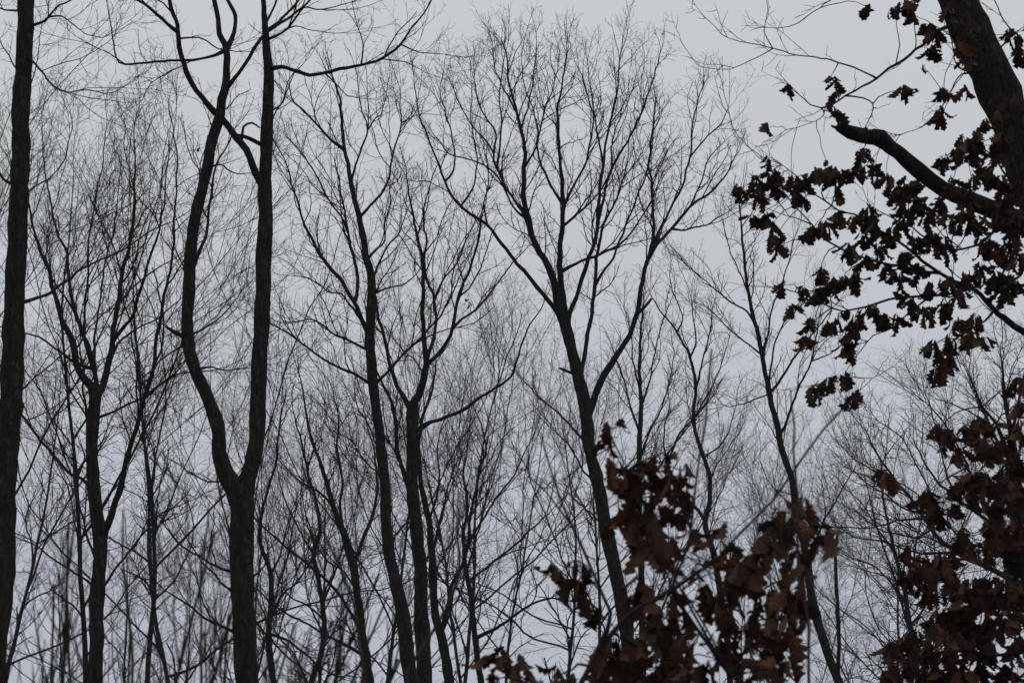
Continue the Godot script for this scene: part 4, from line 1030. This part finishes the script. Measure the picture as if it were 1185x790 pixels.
func build_foreground() -> void:
	# oak sapling close to the viewer, out of focus
	rng.seed = 123
	var T := tree("oak_sapling", "oak sapling with large curled brown leaves on thin crooked stems, bottom centre", "sapling", 4.6,
		[642, 840, 8, 655, 810, 7.4, 670, 786, 7, 686, 752, 6.4, 700, 725, 5.6, 704, 708, 4.4, 697, 688, 4, 677, 636, 3.6, 663, 608, 3.2, 649, 581, 3, 640, 550, 2.6, 632, 520, 2.2, 628, 500, 1.8],
		{"dens": 0.0, "tl": 0.15, "lev": 0, "trunk_dens": 0.0, "sides": 9, "blunt": true, "trunk_name": "stem", "crook": 0.008, "bark": M.shoot, "settle": 0.2, "tdz": -0.5})
	limb(T, [649, 581, 3, 630, 566, 2.7, 612, 552, 2.2], -0.2, {"z0": -0.8})
	limb(T, [652, 582, 2.4, 656, 564, 2.2, 664, 548, 1.9, 670, 534, 1.5], -0.2, {"z0": -0.8})
	limb(T, [697, 727, 6.8, 728, 710, 6.3, 759, 694, 6, 776, 682, 5.8, 793, 670, 5.5, 813, 657, 5, 834, 643, 4.3, 853, 622, 4.1, 876, 596, 3.8, 898, 571, 3.8, 915, 549, 3.5, 932, 527, 3.5, 958, 495, 3.2, 983, 465, 3], -0.5, {"z0": -0.4})
	limb(T, [788, 674, 4.1, 795, 640, 3.5, 801, 610, 3.5, 805, 582, 3.5, 811, 540, 3.2, 816, 492, 3.1, 820, 445, 3, 824, 402, 2.7], -0.4, {"z0": -0.7})
	T.bark = M.twig
	limb(T, [850, 830, 6, 837, 769, 5, 820, 735, 4.4, 803, 705, 4, 790, 680, 3.6, 779, 657, 3.4, 768, 632, 3, 759, 609, 2.8, 745, 575, 2.6, 730, 545, 2.3, 712, 515, 2, 700, 492, 1.6], 0.2, {"z0": 0.0})
	limb(T, [857, 840, 5, 847, 783, 4, 828, 745, 3.4, 810, 712, 3, 792, 681, 2.2], 0.1, {"z0": 0.1})
	limb(T, [852, 800, 4, 862, 755, 3.6, 874, 705, 3.2, 884, 670, 2.8, 895, 640, 2.4, 905, 610, 2, 925, 592, 1.6], 0.2)
	limb(T, [657, 808, 4, 630, 800, 3, 600, 782, 2.4, 575, 770, 1.6], 0.3)
	limb(T, [690, 748, 3, 715, 765, 2.6, 745, 772, 2, 770, 765, 1.5], 0.3)
	limb(T, [790, 690, 2.4, 810, 668, 2, 835, 660, 1.8, 870, 650, 1.4], 0.2)
	limb(T, [758, 606, 2.2, 775, 570, 1.8, 778, 545, 1.3], -0.1, {"z0": 0.1})
	limb(T, [696, 690, 1.8, 685, 672, 1.5, 668, 660, 1.2, 655, 655, 0.9], 0.1, {"z0": -0.5})
	for c in [
		[706, 498, 2, 9, 0.07], [722, 492, 2, 7, 0.06], [700, 520, 2, 10, 0.085], [712, 545, 3, 12, 0.10], [728, 560, 3, 14, 0.10], [745, 548, 3, 12, 0.10], [760, 530, 2, 10, 0.085], [775, 535, 2, 8, 0.085], [780, 560, 3, 10, 0.09], [760, 575, 3, 14, 0.10], [740, 590, 4, 14, 0.11], [745, 620, 4, 14, 0.115], [733, 640, 3, 12, 0.11], [755, 640, 2, 10, 0.10], [722, 565, 2, 10, 0.09], [770, 555, 2, 10, 0.09],
		[790, 605, 2, 9, 0.09], [800, 622, 3, 10, 0.09], [776, 628, 2, 9, 0.085], [645, 665, 3, 9, 0.085], [640, 660, 2, 7, 0.07], [672, 655, 3, 10, 0.09], [668, 680, 2, 7, 0.095], [683, 665, 2, 8, 0.08], [652, 556, 1, 3, 0.045], [724, 617, 1, 3, 0.05],
		[697, 712, 2, 8, 0.085], [745, 680, 3, 12, 0.10], [735, 695, 2, 9, 0.09], [775, 690, 3, 12, 0.10], [800, 665, 2, 10, 0.09], [760, 720, 4, 14, 0.11], [772, 745, 4, 14, 0.115], [745, 755, 4, 14, 0.115], [720, 770, 4, 14, 0.11], [735, 785, 4, 14, 0.11], [765, 780, 4, 15, 0.12], [700, 785, 3, 12, 0.10], [790, 720, 3, 12, 0.10], [800, 750, 4, 13, 0.11], [790, 780, 4, 14, 0.115], [815, 775, 3, 12, 0.11], [830, 745, 3, 11, 0.10],
		[565, 768, 3, 10, 0.085], [582, 760, 3, 9, 0.085], [600, 770, 3, 10, 0.085], [575, 785, 3, 11, 0.09], [612, 785, 2, 9, 0.085], [646, 780, 2, 8, 0.08], [625, 792, 2, 9, 0.08],
		[835, 615, 2, 8, 0.08], [840, 640, 3, 11, 0.095], [855, 655, 3, 12, 0.10], [867, 665, 4, 14, 0.11], [880, 650, 3, 11, 0.10], [895, 625, 4, 13, 0.10], [905, 600, 4, 14, 0.105], [915, 615, 4, 13, 0.10], [930, 600, 3, 12, 0.095], [945, 605, 3, 10, 0.09], [954, 628, 3, 10, 0.09], [928, 580, 2, 8, 0.075], [850, 690, 3, 11, 0.10], [838, 675, 3, 11, 0.10], [848, 715, 3, 11, 0.11], [858, 735, 2, 9, 0.10], [896, 690, 3, 10, 0.10], [918, 692, 4, 11, 0.105], [905, 718, 4, 12, 0.105], [915, 740, 3, 11, 0.10], [890, 740, 3, 12, 0.10], [880, 770, 3, 13, 0.11], [910, 775, 3, 12, 0.10], [855, 780, 3, 12, 0.11],
		[790, 545, 2, 9, 0.085], [796, 575, 2, 8, 0.08], [716, 598, 2, 8, 0.09], [760, 600, 3, 12, 0.10], [770, 655, 3, 11, 0.10], [815, 690, 3, 12, 0.10], [830, 705, 3, 12, 0.10], [870, 720, 3, 12, 0.105], [880, 700, 2, 10, 0.095], [925, 645, 2, 9, 0.09], [933, 665, 2, 8, 0.085], [928, 715, 2, 9, 0.09], [690, 765, 3, 11, 0.095], [712, 748, 3, 11, 0.10], [664, 790, 2, 10, 0.09], [840, 760, 3, 13, 0.11], [870, 745, 3, 12, 0.10], [895, 775, 3, 12, 0.105], [775, 710, 3, 12, 0.10], [880, 630, 2, 10, 0.09],
	]:
		cluster(T, c[0], c[1], int(round(c[2] * 1.45)), c[3] * 1.15, c[4], rng.randf_range(-0.2, 0.2))
	hang_leaves(T)

	# thin bare whips, very close and blurred
	var whips := [
		[[470, 830, 5.4, 477, 776, 4.9, 490, 750, 4.3, 505, 725, 4.1, 518, 697, 3.8, 529, 670, 3.5, 534, 645, 3.1, 536, 622, 2.7, 534, 595, 2.3, 532, 565, 1.9], 4.0, "pale blurred bare whip curving up before the crossing trunks"],
		[[425, 830, 4.1, 412, 740, 3.8, 396, 667, 3.4, 382, 630, 3, 368, 595, 2.7, 355, 565, 2.3, 344, 540, 1.9], 4.1, "blurred bare whip before the greyish forked tree"],
		[[84, 830, 4.1, 82, 720, 3.5, 80, 640, 3, 80, 590, 2.6, 80, 552, 2], 3.8, "blurred upright whip just left of the many-stemmed tree's trunk"],
		[[146, 830, 4.1, 145, 720, 3.5, 143, 650, 3, 142, 588, 2], 3.9, "blurred upright whip just right of the many-stemmed tree's trunk"],
		[[228, 830, 4.1, 233, 720, 3.5, 236, 650, 3, 239, 578, 2], 3.8, "blurred upright whip left of the forked oak's foot"],
		[[934, 830, 4.1, 929, 700, 3.4, 920, 560, 3, 918, 500, 2.6, 916, 455, 2], 4.0, "blurred upright whip beside the slender leaning tree"],
	]
	for w in whips:
		T = tree("bare_whip", w[2], "shoot", w[1], w[0], {"dens": 0.0, "trunk_dens": 0.0, "lev": 0, "tl": 0.1, "bark": M.shoot, "blunt": true, "trunk_name": "stem", "crook": 0.012, "sides": 7}, "thin bare whips close to the viewer")

	# broom shoots in the lower left
	var brooms := [
		[118, 3.9, 22, 0.9, "dark tuft of broom shoots in front of the many-stemmed tree's foot"],
		[188, 4.4, 22, 0.9, "dark tuft of broom shoots between the many-stemmed tree and forked oak"],
		[45, 4.6, 14, 0.8, "thin tuft of broom shoots beside the edge trunk's foot"],
	]
	for b in brooms:
		rng.seed = 200 + int(b[0])
		var foot := at(b[0], 790, b[1])
		foot.y = 0.0
		var node := thing("broom_shrub", b[4], "shrub", foot, "broom shrubs close to the viewer")
		for i in b[2]:
			var a := rng.randf() * TAU
			var sp := rng.randf_range(0.03, 0.34)
			var dir := Vector3(cos(a) * sp, 1.0, sin(a) * sp * 0.7)
			var h: float = rng.randf_range(1.85, 2.45) * b[3] + 0.12
			var pts := PackedVector3Array()
			var rad := PackedFloat32Array()
			for k in 9:
				var t := k / 8.0
				pts.push_back(Vector3(cos(a) * 0.05, -0.05, sin(a) * 0.05) + Vector3(dir.x * h * t * (0.45 + 0.75 * t), h * t, dir.z * h * t) + Vector3(rv().x, 0, rv().z) * 0.02)
				rad.push_back(lerpf(0.0095, 0.0028, t))
			var g := Geo.new()
			g.tube(pts, rad, 6)
			var st := part("stem", g, M.broom, node)
			var tw := Geo.new()
			for k in 12:
				var t := rng.randf_range(0.62, 0.98)
				var q := pts[int(t * 8.0)]
				var out := (Vector3(dir.x, 1.2, dir.z) + rv() * 0.4).normalized()
				grow(tw, q, out, rng.randf_range(0.15, 0.45), 0.003, 1, 0.25, 0.14)
			part("twigs", tw, M.broom, st, true)
